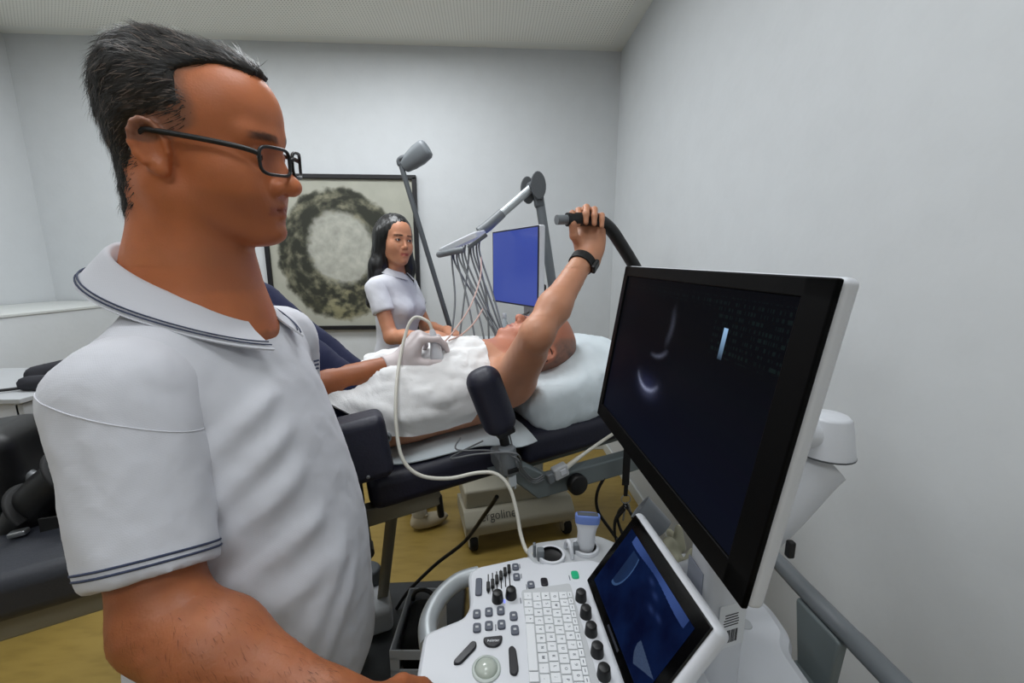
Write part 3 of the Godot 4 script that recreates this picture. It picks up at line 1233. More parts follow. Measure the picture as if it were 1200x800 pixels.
func cart() -> void:
	var t := thing("ultrasound_cart", "white ultrasound machine with a control console, tilted touch panel and large dark monitor", "ultrasound machine")
	var CY := 0.80
	# console deck
	var s := st()
	var outline := [Vector2(-0.112, -0.30), Vector2(-0.113, -0.59), Vector2(-0.085, -0.603), Vector2(-0.048, -0.618), Vector2(-0.038, -0.645), Vector2(-0.046, -0.722), Vector2(-0.03, -0.739), Vector2(0.043, -0.757), Vector2(0.082, -0.767), Vector2(0.094, -0.742), Vector2(0.21, -0.748), Vector2(0.27, -0.71), Vector2(0.32, -0.66), Vector2(0.32, -0.32), Vector2(0.24, -0.27), Vector2(-0.05, -0.27)]
	prism(s, round_poly(outline, 0.012, 3), CY - 0.045, CY, 0.006)
	part(s, "console_deck", M.white_plastic, t)
	s = st()
	prism(s, round_poly([Vector2(-0.09, -0.30), Vector2(-0.09, -0.57), Vector2(-0.02, -0.62), Vector2(-0.01, -0.70), Vector2(0.1, -0.74), Vector2(0.3, -0.68), Vector2(0.3, -0.3)], 0.03, 3), CY - 0.09, CY - 0.045)
	part(s, "console_base", M.white_plastic2, t)
	# front handle
	s = st()
	tube(s, smooth_path([Vector3(-0.104, CY - 0.018, -0.585), Vector3(-0.112, CY - 0.018, -0.63), Vector3(-0.098, CY - 0.018, -0.682), Vector3(-0.066, CY - 0.018, -0.722), Vector3(-0.026, CY - 0.018, -0.738)], 6), 0.0165, 14)
	part(s, "handle", M.alu, t)
	# slider bank
	for i in 6:
		var x: float = -0.006 + i * 0.0083
		var z: float = -0.692 - i * 0.0035
		s = st()
		rbox(s, Vector3(0.0022, 0.001, 0.048), 0.0004, at(Vector3(x, CY + 0.0005, z)))
		var sl := part(s, "slider", M.black, t)
		s = st()
		rbox(s, Vector3(0.0068, 0.008, 0.018), 0.0015, at(Vector3(x, CY + 0.005, z + [0.012, 0.009, 0.002, -0.004, -0.010, -0.014][i])))
		part(s, "cap", M.black, sl)
	var gb := mat(Color(0.30, 0.32, 0.37), 0.45)
	var navyb := mat(Color(0.035, 0.03, 0.075), 0.35)
	panel_button(t, -0.024, -0.684, 0.0062, 0.021, gb)
	for q in [Vector2(-0.026, -0.622), Vector2(-0.005, -0.625), Vector2(0.016, -0.627), Vector2(-0.025, -0.594), Vector2(-0.005, -0.597), Vector2(0.0165, -0.598), Vector2(0.038, -0.614), Vector2(0.0385, -0.586), Vector2(0.049, -0.732), Vector2(0.0495, -0.705), Vector2(0.0755, -0.683)]:
		var b := panel_button(t, q.x, q.y, 0.0068, 0.0088, gb)
		s = st()
		rbox(s, Vector3(0.005, 0.0006, 0.004), 0.0002, at(Vector3(0, 0.0033, 0)))
		part(s, "legend", M.white_plastic2, b)
	for q in [Vector2(0.058, -0.735), Vector2(0.059, -0.708), Vector2(0.053, -0.648), Vector2(0.067, -0.68), Vector2(0.153, -0.698), Vector2(0.0065, -0.594)]:
		s = st()
		rbox(s, Vector3(0.0016, 0.0008, 0.012), 0.0003, at(Vector3(q.x, CY + 0.0004, q.y)))
		part(s, "tick_mark", gb, t)
	panel_button(t, 0.102, -0.689, 0.0068, 0.0095, navyb)
	var green := mat(Color(0.05, 0.45, 0.32), 0.4)
	green.emission_enabled = true
	green.emission = Color(0.05, 0.62, 0.42)
	green.emission_energy_multiplier = 0.5
	panel_button(t, 0.165, -0.704, 0.0072, 0.0095, green, "lit_green_button")
	# big dark keys round the trackball
	for q in [[0.002, -0.566, [Vector2(-0.016, -0.008), Vector2(0.016, -0.010), Vector2(0.013, 0.004), Vector2(0.004, 0.010), Vector2(-0.010, 0.008), Vector2(-0.016, 0.0)]], [-0.042, -0.549, [Vector2(-0.017, 0.012), Vector2(0.010, -0.020), Vector2(0.017, -0.018), Vector2(0.017, -0.008), Vector2(-0.006, 0.018), Vector2(-0.017, 0.018)]], [0.032, -0.531, [Vector2(-0.006, -0.022), Vector2(0.0, -0.026), Vector2(0.006, -0.02), Vector2(0.008, 0.014), Vector2(0.004, 0.023), Vector2(-0.006, 0.020)]]]:
		s = st()
		prism(s, round_poly(q[2], 0.004, 2), -0.002, 0.004, 0.0015)
		var bk := part(s, "large_key", navyb, t, at(Vector3(q[0], CY, q[1])))
		if q[0] == 0.002:
			label_text("Pointer", 0.0055, M.white_plastic, bk, Transform3D(Basis(Vector3(1, 0, 0), Vector3(0, 0, -1), Vector3(0, 1, 0)), Vector3(0, 0.0043, 0)), "lettering", true)
	# trackball
	s = st()
	lathe(s, [Vector2(0.0175, -0.002), Vector2(0.0220, 0.0), Vector2(0.0220, 0.0018), Vector2(0.0180, 0.0035), Vector2(0.0165, 0.001)], 28, at(Vector3(-0.009, CY, -0.522)))
	part(s, "trackball_ring", mat(Color(0.70, 0.73, 0.71), 0.4), t)
	s = st()
	var prof := []
	for i in 10:
		var a := lerpf(-0.1, PI / 2, i / 9.0)
		prof.append(Vector2(0.0168 * cos(a), 0.0115 * sin(a)))
	lathe(s, prof, 28, at(Vector3(-0.009, CY, -0.522)))
	part(s, "trackball", mat(Color(0.70, 0.73, 0.69), 0.15), t)
	# two rotary knobs and the column of five
	var knob := st()
	lathe(knob, [Vector2(0.0105, 0), Vector2(0.0105, 0.003), Vector2(0.0092, 0.016), Vector2(0.0075, 0.018), Vector2(0, 0.0185)], 20)
	var km := knob.commit()
	for q in [Vector2(0.011, -0.651), Vector2(0.036, -0.658), Vector2(0.1635, -0.645), Vector2(0.164, -0.609), Vector2(0.1645, -0.574), Vector2(0.165, -0.537), Vector2(0.1655, -0.501), Vector2(0.166, -0.465)]:
		mi(km, "knob", M.black, t, at(Vector3(q.x, CY, q.y)))
	var blue := mat(Color(0.5, 0.55, 0.9), 0.4)
	blue.emission_enabled = true
	blue.emission = Color(0.4, 0.45, 1.0)
	blue.emission_energy_multiplier = 1.0
	for q in [Vector2(0.0235, -0.648), Vector2(-0.001, -0.637)]:
		s = st()
		rbox(s, Vector3(0.003, 0.0012, 0.007), 0.0005, at(Vector3(q.x, CY + 0.0006, q.y)))
		part(s, "indicator_light", blue if q.x > 0 else M.white_plastic, t)
	# keyboard: six rows that run away from the viewer, the space bar row nearest the operator
	s = st()
	prism(s, round_poly([Vector2(0.056, -0.672), Vector2(0.151, -0.684), Vector2(0.158, -0.42), Vector2(0.063, -0.40)], 0.006, 2), CY - 0.001, CY + 0.0012, 0.0006)
	part(s, "keyboard_tray", M.white_plastic2, t)
	var keym := mat(Color(0.83, 0.84, 0.85), 0.5)
	var inkm := mat(Color(0.30, 0.32, 0.36), 0.7)
	var rows := ["~<>^ _ =", "*ZXCVBNM,.-", "ASDFGHJKL;'", "QWERTYUIOP[", "1234567890-"]
	var kt := Basis(Vector3(0, 1, 0), -0.035)
	var org := Vector3(0.067, CY + 0.0012, -0.663)
	for r in 6:
		var pitch := 0.0168
		var n := 14
		var j := 0
		var zc := 0.0
		if r == 5:
			pitch = 0.0145
			n = 17
		var zoff: float = [0.0, 0.004, 0.002, 0.006, 0.0, 0.0][r]
		while j < n:
			var span := 1.0
			if r == 0 and j == 4:
				span = 5.0
			var kw := pitch * span - 0.0016
			var dz := zc + pitch * span * 0.5 + (zoff if j > 0 else zoff * 0.5)
			if j == 0:
				kw += zoff
			var rowx: float = r * 0.0163 if r < 5 else 0.0775
			var hw := 0.0073 if r < 5 else 0.0042
			s = st()
			rbox(s, Vector3(hw * 2, 0.003, kw), 0.0009, Transform3D.IDENTITY)
			var o := part(s, "keyboard_key", keym, t, at(org + kt * Vector3(rowx, 0.0015, dz), kt))
			var letters: String = rows[r] if r < 5 else ""
			if r < 5 and j < letters.length() and span == 1.0 and letters[j] != " " and letters[j] != "_" and letters[j] != "=":
				label_text(letters[j], 0.0062, inkm, o, Transform3D(Basis(Vector3(0, 0, 1), Vector3(1, 0, 0), Vector3(0, 1, 0)), Vector3(0.0005, 0.0016, 0)))
			elif r == 5:
				var q := st()
				rbox(q, Vector3(0.0012, 0.0004, 0.005), 0.0001, at(Vector3(0, 0.0016, 0)))
				part(q, "legend", inkm, o)
			zc += pitch * span
			j += int(span)
	# probe holder on the far side: a bracket with two cups and a cable hook
	s = st()
	prism(s, round_poly([Vector2(0.084, -0.735), Vector2(0.078, -0.80), Vector2(0.10, -0.815), Vector2(0.17, -0.825), Vector2(0.24, -0.835), Vector2(0.285, -0.80), Vector2(0.28, -0.72)], 0.015, 3), CY - 0.04, CY - 0.006, 0.004)
	part(s, "holder_bracket", M.white_plastic2, t)
	for q in [Vector2(0.127, -0.765), Vector2(0.205, -0.785)]:
		s = st()
		lathe(s, [Vector2(0.021, -0.03), Vector2(0.0235, -0.004), Vector2(0.0235, 0.003), Vector2(0.0285, 0.003), Vector2(0.0285, -0.006)], 26, at(Vector3(q.x, CY, q.y)))
		var cup := part(s, "holder_cup", M.white_plastic, t)
		s = st()
		lathe(s, [Vector2(0, -0.0045), Vector2(0.0232, -0.0045), Vector2(0.0234, 0.0025), Vector2(0.0231, 0.0025)], 26, at(Vector3(q.x, CY, q.y)))
		part(s, "cup_liner", M.black, cup)
	s = st()
	var hook := []
	for i in 13:
		var a := PI * i / 12.0
		hook.append(Vector3(0.166 + 0.004 * cos(a), CY - 0.005 + 0.026 * sin(a), -0.775 + 0.017 * cos(a)))
	tube(s, hook, 0.0045, 8)
	part(s, "cable_hook", M.white_plastic, t)
	s = st()
	for q in [[Vector3(0.010, 0.022, 0.014), Vector3(0.182, CY + 0.004, -0.778)], [Vector3(0.014, 0.026, 0.016), Vector3(0.104, CY + 0.004, -0.762)], [Vector3(0.006, 0.03, 0.012), Vector3(0.092, CY + 0.008, -0.772)]]:
		s = st()
		rbox(s, q[0], 0.002, at(q[1]))
		part(s, "cable_clip", M.grey_plastic, t)
	# touch panel
	var TX := Transform3D(Basis(Vector3(0.82, -0.573, 0.02).normalized(), Vector3(0.573, 0.818, -0.054).normalized(), Vector3(0.015, 0.055, 0.998).normalized()).orthonormalized(), Vector3(0.23, 0.882, -0.552))
	s = st()
	rbox(s, Vector3(0.022, 0.172, 0.282), 0.010, TX * at(Vector3(0.0125, 0, 0)), true)
	var tp := part(s, "touch_panel", M.white_plastic, t)
	s = st()
	rbox(s, Vector3(0.004, 0.158, 0.262), 0.0019, TX * at(Vector3(0.0005, 0, 0)))
	part(s, "bezel", M.black_gloss, tp)
	s = st()
	uvquad(s, TX * Vector3(-0.0019, 0.058, -0.113), TX * Vector3(-0.0019, 0.058, 0.113), TX * Vector3(-0.0019, -0.062, 0.113), TX * Vector3(-0.0019, -0.062, -0.113))
	part(s, "screen", screen_mat(echo_image(320, 170, 1), 0.8), tp)
	s = st()
	rbox(s, Vector3(0.0008, 0.004, 0.05), 0.0003, TX * at(Vector3(-0.0018, -0.069, 0.01)))
	part(s, "maker_mark", mat(Color(0.12, 0.13, 0.17), 0.5), tp)
	# column behind the touch panel with a printed label
	s = st()
	prism(s, round_poly([Vector2(0.322, -0.575), Vector2(0.385, -0.575), Vector2(0.392, -0.52), Vector2(0.34, -0.505), Vector2(0.318, -0.515)], 0.012, 3), 0.66, 1.03, 0.008)
	part(s, "column", M.white_plastic, t)
	s = st()
	rbox(s, Vector3(0.05, 0.075, 0.001), 0.0003, at(Vector3(0.361, 0.868, -0.5105), Basis(Vector3(0, 1, 0), 0.235)))
	var lb := part(s, "label_sticker", mat(Color(0.84, 0.85, 0.86), 0.6), t)
	var ink := mat(Color(0.08, 0.08, 0.10), 0.7)
	var lx := at(Vector3(0.361, 0.868, -0.5098), Basis(Vector3(0, 1, 0), 0.235))
	s = st()
	var rg := RandomNumberGenerator.new()
	rg.seed = 3
	var bx := -0.010
	while bx < 0.012:
		var bw := rg.randf_range(0.0005, 0.0016)
		box(s, Vector3(bw, 0.022, 0.0004), lx * at(Vector3(bx, -0.018, 0)))
		bx += bw + rg.randf_range(0.0005, 0.0012)
	part(s, "bar_code", ink, lb)
	s = st()
	for i in 5:
		box(s, Vector3(rg.randf_range(0.018, 0.034), 0.0016, 0.0004), lx * at(Vector3(-0.002, 0.020 - i * 0.0046, 0)))
	part(s, "print_line", ink, lb)
	s = st()
	rbox(s, Vector3(0.002, 0.07, 0.045), 0.0008, at(Vector3(0.3185, 0.91, -0.547)))
	part(s, "vent_cover", mat(Color(0.55, 0.57, 0.62), 0.5), t)
	s = st()
	rbox(s, Vector3(0.10, 0.05, 0.13), 0.008, at(Vector3(0.375, 0.769, -0.70)))
	part(s, "accessory_box", M.white_plastic2, t)
	# rear cover and lower body
	s = st()
	prism(s, round_poly([Vector2(0.22, -0.30), Vector2(0.20, -0.70), Vector2(0.36, -0.79), Vector2(0.50, -0.77), Vector2(0.555, -0.68), Vector2(0.545, -0.60), Vector2(0.52, -0.575), Vector2(0.50, -0.30)], 0.05, 5), 0.63, 0.745, 0.02)
	part(s, "rear_cover", M.white_plastic, t)
	s = st()
	lathe(s, [Vector2(0, 0), Vector2(0.013, 0), Vector2(0.012, 0.002), Vector2(0, 0.0025)], 18, at(Vector3(0.47, 0.745, -0.63)))
	part(s, "cover_cap", M.white_plastic2, t)
	s = st()
	prism(s, round_poly([Vector2(0.02, -0.30), Vector2(0.02, -0.70), Vector2(0.50, -0.74), Vector2(0.53, -0.66), Vector2(0.50, -0.30)], 0.05, 5), 0.12, 0.63)
	part(s, "lower_body", M.grey_plastic, t)
	s = st()
	rbox(s, Vector3(0.60, 0.06, 0.52), 0.02, at(Vector3(0.25, 0.115, -0.52)))
	part(s, "wheel_base", M.darkgrey, t)
	for q in [Vector2(-0.01, -0.74), Vector2(0.50, -0.74), Vector2(-0.01, -0.31), Vector2(0.50, -0.31)]:
		s = st()
		cyl(s, Vector3(q.x, 0.062, q.y - 0.02), Vector3(q.x, 0.062, q.y + 0.02), 0.062, 20, 0.008)
		part(s, "wheel", M.rubber, t)
	# rear handle bar with a grey plate under it
	s = st()
	tube(s, smooth_path([Vector3(0.52, 0.72, -0.80), Vector3(0.57, 0.78, -0.80), Vector3(0.60, 0.789, -0.75), Vector3(0.60, 0.79, -0.66), Vector3(0.60, 0.79, -0.545)], 6), 0.0165, 16)
	part(s, "rear_handle", M.grey_plastic, t)
	s = st()
	tube(s, smooth_path([Vector3(0.60, 0.79, -0.545), Vector3(0.60, 0.79, -0.42), Vector3(0.60, 0.789, -0.30), Vector3(0.56, 0.775, -0.26), Vector3(0.50, 0.70, -0.27)], 6), 0.0175, 16)
	part(s, "rear_handle", M.grey_plastic, t)
	s = st()
	prism(s, round_poly([Vector2(-0.655, 0.775), Vector2(-0.555, 0.775), Vector2(-0.565, 0.62), Vector2(-0.625, 0.62)], 0.008, 2), -0.008, 0.008, 0.004, Transform3D(Basis(Vector3(0, 0, 1), Vector3(-1, 0, 0), Vector3(0, 1, 0)), Vector3(0.592, 0, 0)))
	rbox(s, Vector3(0.12, 0.03, 0.07), 0.005, at(Vector3(0.545, 0.64, -0.60)))
	part(s, "handle_plate", M.beam, t)
	# monitor on its arm
	var MX := Transform3D(Basis(Vector3(0.99, -0.143, -0.014), Vector3(0.143, 0.99, 0.017), Vector3(0.011, -0.018, 1.0)).orthonormalized(), Vector3(0.2712, 1.232, -0.6015))
	s = st()
	rbox(s, Vector3(0.018, 0.332, 0.532), 0.007, MX * at(Vector3(0.0125, 0.001, 0)), true)
	var mo := part(s, "monitor", M.white_plastic, t)
	s = st()
	# bezel frame of four bars with the screen recessed between them
	var bw := [0.020, 0.030, 0.022, 0.036]     # top, bottom, far, near
	rbox(s, Vector3(0.007, bw[0], 0.53), 0.002, MX * at(Vector3(0.001, 0.165 - bw[0] * 0.5, 0)))
	rbox(s, Vector3(0.007, bw[1], 0.53), 0.002, MX * at(Vector3(0.001, -0.165 + bw[1] * 0.5, 0)))
	rbox(s, Vector3(0.007, 0.33, bw[2]), 0.002, MX * at(Vector3(0.001, 0, -0.265 + bw[2] * 0.5)))
	rbox(s, Vector3(0.007, 0.33, bw[3]), 0.002, MX * at(Vector3(0.001, 0, 0.265 - bw[3] * 0.5)))
	part(s, "bezel", M.bezel, mo)
	s = st()
	uvquad(s, MX * Vector3(0.001, 0.147, -0.245), MX * Vector3(0.001, 0.147, 0.231), MX * Vector3(0.001, -0.137, 0.231), MX * Vector3(0.001, -0.137, -0.245))
	part(s, "screen", screen_mat(echo_image(420, 260, 0), 1.0), mo)
	s = st()
	rbox(s, Vector3(0.06, 0.16, 0.20), 0.02, MX * at(Vector3(0.048, -0.02, -0.04)), true)
	part(s, "monitor_back", M.white_plastic, mo)
	# arm: swivel joint behind the monitor and the sloping link down to the column
	s = st()
	lathe(s, [Vector2(0.0, 0.0), Vector2(0.045, 0.0), Vector2(0.043, 0.012), Vector2(0.034, 0.062), Vector2(0.028, 0.068), Vector2(0, 0.07)], 24, at(Vector3(0.575, 1.085, -0.63)))
	cyl(s, Vector3(0.34, 1.18, -0.62), Vector3(0.56, 1.115, -0.63), 0.027, 18, 0.004)
	part(s, "swivel_joint", M.white_plastic, t)
	s = st()
	lathe(s, [Vector2(0.0455, 0.0), Vector2(0.0455, 0.003)], 24, at(Vector3(0.575, 1.083, -0.63)))
	part(s, "joint_ring", M.midgrey, t)
	s = st()
	tube(s, smooth_path([Vector3(0.585, 1.062, -0.63), Vector3(0.565, 1.04, -0.63), Vector3(0.50, 0.955, -0.63), Vector3(0.42, 0.86, -0.64), Vector3(0.36, 0.82, -0.65)], 5), 0.042, 16, 0.62, Vector3(0, 0, 1))
	part(s, "arm", M.white_plastic, t)
	s = st()
	rbox(s, Vector3(0.012, 0.03, 0.012), 0.003, at(Vector3(0.505, 0.93, -0.59)))
	part(s, "arm_latch", M.black, t)
	# second probe parked in the holder
	probe_in_holder(Vector3(0.205, CY, -0.785))
	# crumpled gloves and a grey gel cup behind the touch panel
	var pl := []
	rg.seed = 12
	for i in 9:
		var a := Vector3(0.372 + rg.randf_range(-0.022, 0.022), CY + rg.randf_range(0.0, 0.065), -0.745 + i * 0.011 + rg.randf_range(-0.01, 0.01))
		pl.append(cone(a, a + Vector3(rg.randf_range(-0.015, 0.015), rg.randf_range(-0.03, 0.03), rg.randf_range(-0.02, 0.03)), 0.014, 0.008, 0.012))
	var gm := body_mesh([nets(pl, 0.004, AABB(Vector3(0.31, CY - 0.04, -0.80), Vector3(0.13, 0.16, 0.20)))])
	var crumple := mat(Color(0.70, 0.69, 0.60), 0.7)
	tag(mi(gm, "crumpled_gloves", crumple, self), "crumpled cream gloves lying on the cart behind the tilted touch panel", "gloves")
	t = thing("gel_cup", "grey translucent plastic cup lying behind the touch panel", "cup", at(Vector3(0.325, 0.885, -0.745)))
	s = st()
	lathe(s, [Vector2(0.02, -0.03), Vector2(0.027, 0.03), Vector2(0.029, 0.032), Vector2(0.026, 0.031), Vector2(0.019, -0.028), Vector2(0, -0.028)], 22, at(Vector3(0.012, 0.0, -0.01), Basis(Vector3(0, 0, 1), 0.9) * Basis(Vector3(1, 0, 0), -0.5)))
	part(s, "cup", mat(Color(0.50, 0.52, 0.54), 0.3), t)

func probe_in_holder(p: Vector3) -> void:
	var t := thing("linear_probe", "white ultrasound probe with a pale blue head standing in the cart's holder", "probe", at(p, Basis(Vector3(0, 1, 0), -0.12) * Basis(Vector3(0, 0, 1), -0.03)))
	var s := st()
	# handle: elliptical loft from the cup up to the wide head
	var ys := [-0.004, 0.006, 0.02, 0.035, 0.047, 0.055, 0.060]
	var wx := [0.016, 0.0185, 0.019, 0.019, 0.021, 0.0245, 0.0255]
	var wz := [0.0155, 0.0165, 0.016, 0.0145, 0.0125, 0.011, 0.0105]
	loft(s, ys, wx, wz, 2.4)
	part(s, "grip", M.white_plastic, t)
	s = st()
	loft(s, [0.060, 0.0605, 0.074, 0.078, 0.0785], [0.0255, 0.0262, 0.0268, 0.0262, 0.025], [0.0105, 0.0112, 0.0112, 0.0105, 0.0095], 3.2)
	part(s, "head", mat(Color(0.42, 0.52, 0.78), 0.45), t)
	s = st()
	rbox(s, Vector3(0.044, 0.002, 0.012), 0.0009, at(Vector3(0, 0.079, 0)))
	part(s, "lens", M.midgrey, t)

func loft(s: SurfaceTool, ys: Array, wx: Array, wz: Array, pw: float, xf := Transform3D.IDENTITY, sides := 28) -> void:
	var rings := []
	for i in ys.size():
		var r := []
		for j in sides:
			var a := TAU * j / sides
			var c := cos(a)
			var d := sin(a)
			r.append(xf * Vector3(signf(c) * pow(absf(c), 2.0 / pw) * wx[i], ys[i], signf(d) * pow(absf(d), 2.0 / pw) * wz[i]))
		rings.append(r)
	var nr := []
	for i in ys.size():
		var r := []
		for j in sides:
			var du: Vector3 = rings[mini(i + 1, ys.size() - 1)][j] - rings[maxi(i - 1, 0)][j]
			var dv: Vector3 = rings[i][(j + 1) % sides] - rings[i][(j + sides - 1) % sides]
			var n := dv.cross(du).normalized()
			var ctr := xf * Vector3(0, ys[i], 0)
			if n.dot(rings[i][j] - ctr) < 0.0:
				n = -n
			r.append(n)
		nr.append(r)
	for i in ys.size() - 1:
		for j in sides:
			var k := (j + 1) % sides
			tri(s, rings[i][j], rings[i + 1][j], rings[i + 1][k], nr[i][j], nr[i + 1][j], nr[i + 1][k])
			tri(s, rings[i][j], rings[i + 1][k], rings[i][k], nr[i][j], nr[i + 1][k], nr[i][k])
	for e in [0, ys.size() - 1]:
		var n := (xf.basis * Vector3(0, -1.0 if e == 0 else 1.0, 0)).normalized()
		var c := xf * Vector3(0, ys[e], 0)
		for j in sides:
			tri(s, c, rings[e][j], rings[e][(j + 1) % sides], n, n, n)

# ------------------------------------------------------------------ trolley with monitor and electrode arm
func trolley_and_arm() -> void:
	var rot := Basis(Vector3(0, 1, 0), deg_to_rad(12))
	var tx := at(Vector3(0.13, 0, -2.02), rot)
	var t := thing("equipment_trolley", "cream equipment trolley on casters standing behind the bed", "trolley", tx)
	var s := st()
	# lower tray with a sloped front
	prism(s, round_poly([Vector2(-0.15, 0.085), Vector2(0.15, 0.085), Vector2(0.15, 0.16), Vector2(-0.09, 0.195), Vector2(-0.15, 0.14)], 0.012, 2), -0.29, 0.29, 0.008, Transform3D(Basis(Vector3(0, 0, -1), Vector3(1, 0, 0), Vector3(0, 1, 0)), Vector3.ZERO))
	part(s, "base", M.cream, t)
	s = st()
	rbox(s, Vector3(0.46, 0.10, 0.24), 0.015, at(Vector3(-0.05, 0.235, -0.05)))
	part(s, "upper_tray", M.cream, t)
	label_text("ergoline", 0.05, mat(Color(0.22, 0.22, 0.21), 0.6), t, Transform3D(Basis(Vector3(1, 0, 0), Vector3(0, 0.78, -0.62), Vector3(0, 0.62, 0.78)), Vector3(-0.12, 0.170, 0.128)))
	for q in [Vector2(-0.25, 0.12), Vector2(0.25, 0.12), Vector2(-0.25, -0.12), Vector2(0.25, -0.12)]:
		s = st()
		cyl(s, Vector3(q.x - 0.02, 0.045, q.y), Vector3(q.x + 0.02, 0.045, q.y), 0.045, 22, 0.008)
		var cw := part(s, "caster", M.rubber, t)
		s = st()
		cyl(s, Vector3(q.x - 0.023, 0.045, q.y), Vector3(q.x + 0.023, 0.045, q.y), 0.028, 20, 0.003)
		part(s, "hub", M.cream, cw)
		s = st()
		rbox(s, Vector3(0.055, 0.07, 0.05), 0.012, at(Vector3(q.x, 0.095, q.y)))
		part(s, "fork", M.cream, cw)
	s = st()
	cyl(s, Vector3(0.16, 0.2, -0.08), Vector3(0.16, 1.05, -0.08), 0.028, 18)
	part(s, "column", M.alu, t)
	s = st()
	rbox(s, Vector3(0.52, 0.025, 0.30), 0.008, at(Vector3(-0.02, 1.02, -0.03)))
	part(s, "top_shelf", M.white_plastic2, t)
	# coiled white lead on the tray
	s = st()
	var pts := []
	for i in 70:
		var a := i * 0.55
		pts.append(tx * Vector3(0.12 + i * 0.0022 + 0.03 * cos(a), 0.235 + 0.004 * sin(i * 0.7), 0.075 + 0.03 * sin(a)))
	tube(s, pts, 0.004, 6)
	single(s, "coiled_cable", M.cable_white, "coil of thin white cable lying on the trolley's base", "cable")
	# flat monitor on a bracket
	var MX := Transform3D(Basis(Vector3(0.892, 0, -0.451), Vector3(0, 1, 0), Vector3(0.451, 0, 0.892)), Vector3(0.116, 1.396, -1.898))
	t = thing("flat_monitor", "flat monitor with a plain bright blue screen behind the patient's head", "monitor", MX)
	s = st()
	rbox(s, Vector3(0.03, 0.345, 0.415), 0.008, at(Vector3(0.017, 0, 0)))
	part(s, "case", M.white_plastic, t)
	s = st()
	rbox(s, Vector3(0.004, 0.34, 0.41), 0.0018, at(Vector3(0.001, 0, 0)))
	part(s, "bezel", mat(Color(0.12, 0.13, 0.2), 0.4), t)
	var bl := mat(Color(0.02, 0.03, 0.1), 0.25)
	bl.emission_enabled = true
	bl.emission = Color(0.24, 0.31, 0.64)
	bl.emission_energy_multiplier = 0.85
	s = st()
	uvquad(s, Vector3(-0.0012, 0.163, -0.198), Vector3(-0.0012, 0.163, 0.198), Vector3(-0.0012, -0.163, 0.198), Vector3(-0.0012, -0.163, -0.198))
	part(s, "screen", bl, t)
	var sl := AreaLight3D.new()
	sl.name = "screen_light"
	sl.area_size = Vector2(0.39, 0.32)
	sl.light_energy = 0.02
	sl.light_color = Color(0.35, 0.45, 1.0)
	sl.area_range = 6.0
	sl.area_attenuation = 2.0
	sl.shadow_enabled = true
	sl.transform = Transform3D(Basis(Vector3(0, 0, -1), Vector3(0, 1, 0), Vector3(1, 0, 0)), Vector3(-0.01, 0, 0))
	t.add_child(sl)
	s = st()
	rbox(s, Vector3(0.03, 0.30, 0.05), 0.006, at(Vector3(0.055, -0.05, 0.09)))
	part(s, "bracket", M.white_plastic2, t)
	s = st()
	rbox(s, Vector3(0.04, 0.07, 0.035), 0.008, at(Vector3(0.085, -0.11, 0.1)))
	part(s, "clamp", M.black, t)
	s = st()
	rbox(s, Vector3(0.05, 0.26, 0.04), 0.006, at(Vector3(0.06, -0.28, 0.05)))
	part(s, "stand", M.white_plastic2, t)
	# articulated arm that carries the electrode hoses
	t = thing("hose_stand", "jointed silver arm holding a flat head of hanging grey hoses", "medical arm", Transform3D.IDENTITY)
	s = st()
	tube(s, [Vector3(0.355, 1.03, -2.0), Vector3(0.345, 1.12, -2.0), Vector3(0.238, 1.74, -2.0)], 0.022, 14)
	part(s, "upright", M.grey_plastic, t)
	s = st()
	# joint: an elongated flat housing with round ends
	for k in 2:
		var dz := -0.032 if k == 0 else 0.032
		var pr := []
		for i in 20:
			var a := TAU * i / 20.0
			pr.append(Vector2(0.035 * cos(a), 0.062 * sin(a)))
		prism(s, PackedVector2Array(pr), -0.008, 0.010, 0.004, at(Vector3(0.222 + 0.012 * k - 0.03 * (1 - k), 1.765 - 0.01 * (1 - k), -2.0 + dz), Basis(Vector3(1, 0, 0), PI / 2) * Basis(Vector3(0, 1, 0), 0.1)))
	cyl(s, Vector3(0.205, 1.765, -2.035), Vector3(0.225, 1.765, -1.965), 0.028, 18)
	rbox(s, Vector3(0.045, 0.10, 0.05), 0.012, at(Vector3(0.238, 1.72, -2.0), Basis(Vector3(0, 0, 1), 0.15)))
	part(s, "joint", M.midgrey, t)
	s = st()
	tube(s, [Vector3(0.215, 1.768, -2.0), Vector3(0.065, 1.640, -1.975)], 0.020, 14)
	part(s, "boom", M.alu, t)
	s = st()
	tube(s, [Vector3(0.068, 1.643, -1.976), Vector3(0.0, 1.583, -1.965), Vector3(-0.04, 1.555, -1.955)], [0.023, 0.025, 0.024], 14)
	part(s, "sleeve", M.grey_plastic, t)
	s = st()
	prism(s, round_poly([Vector2(-0.235, -1.90), Vector2(-0.12, -1.84), Vector2(-0.05, -1.83), Vector2(0.0, -1.95), Vector2(-0.06, -1.99), Vector2(-0.22, -1.96)], 0.02, 3), -0.012, 0.014, 0.006, Transform3D(Basis(Vector3(0.92, 0.39, 0), Vector3(-0.39, 0.92, 0), Vector3(0, 0, 1)), Vector3(-0.004, 1.555, 0)))
	part(s, "hose_head", M.white_plastic, t)
	s = st()
	tube(s, smooth_path([Vector3(-0.222, 1.455, -1.955), Vector3(-0.215, 1.452, -1.89), Vector3(-0.16, 1.462, -1.845), Vector3(-0.105, 1.472, -1.835)], 5), 0.014, 10)
	part(s, "rim", M.grey_plastic, t)
	s = st()
	rbox(s, Vector3(0.10, 0.018, 0.012), 0.004, at(Vector3(-0.045, 1.507, -1.825), Basis(Vector3(0, 0, 1), 0.62)))
	part(s, "slot", M.midgrey, t)
	var rg := RandomNumberGenerator.new()
	rg.seed = 77
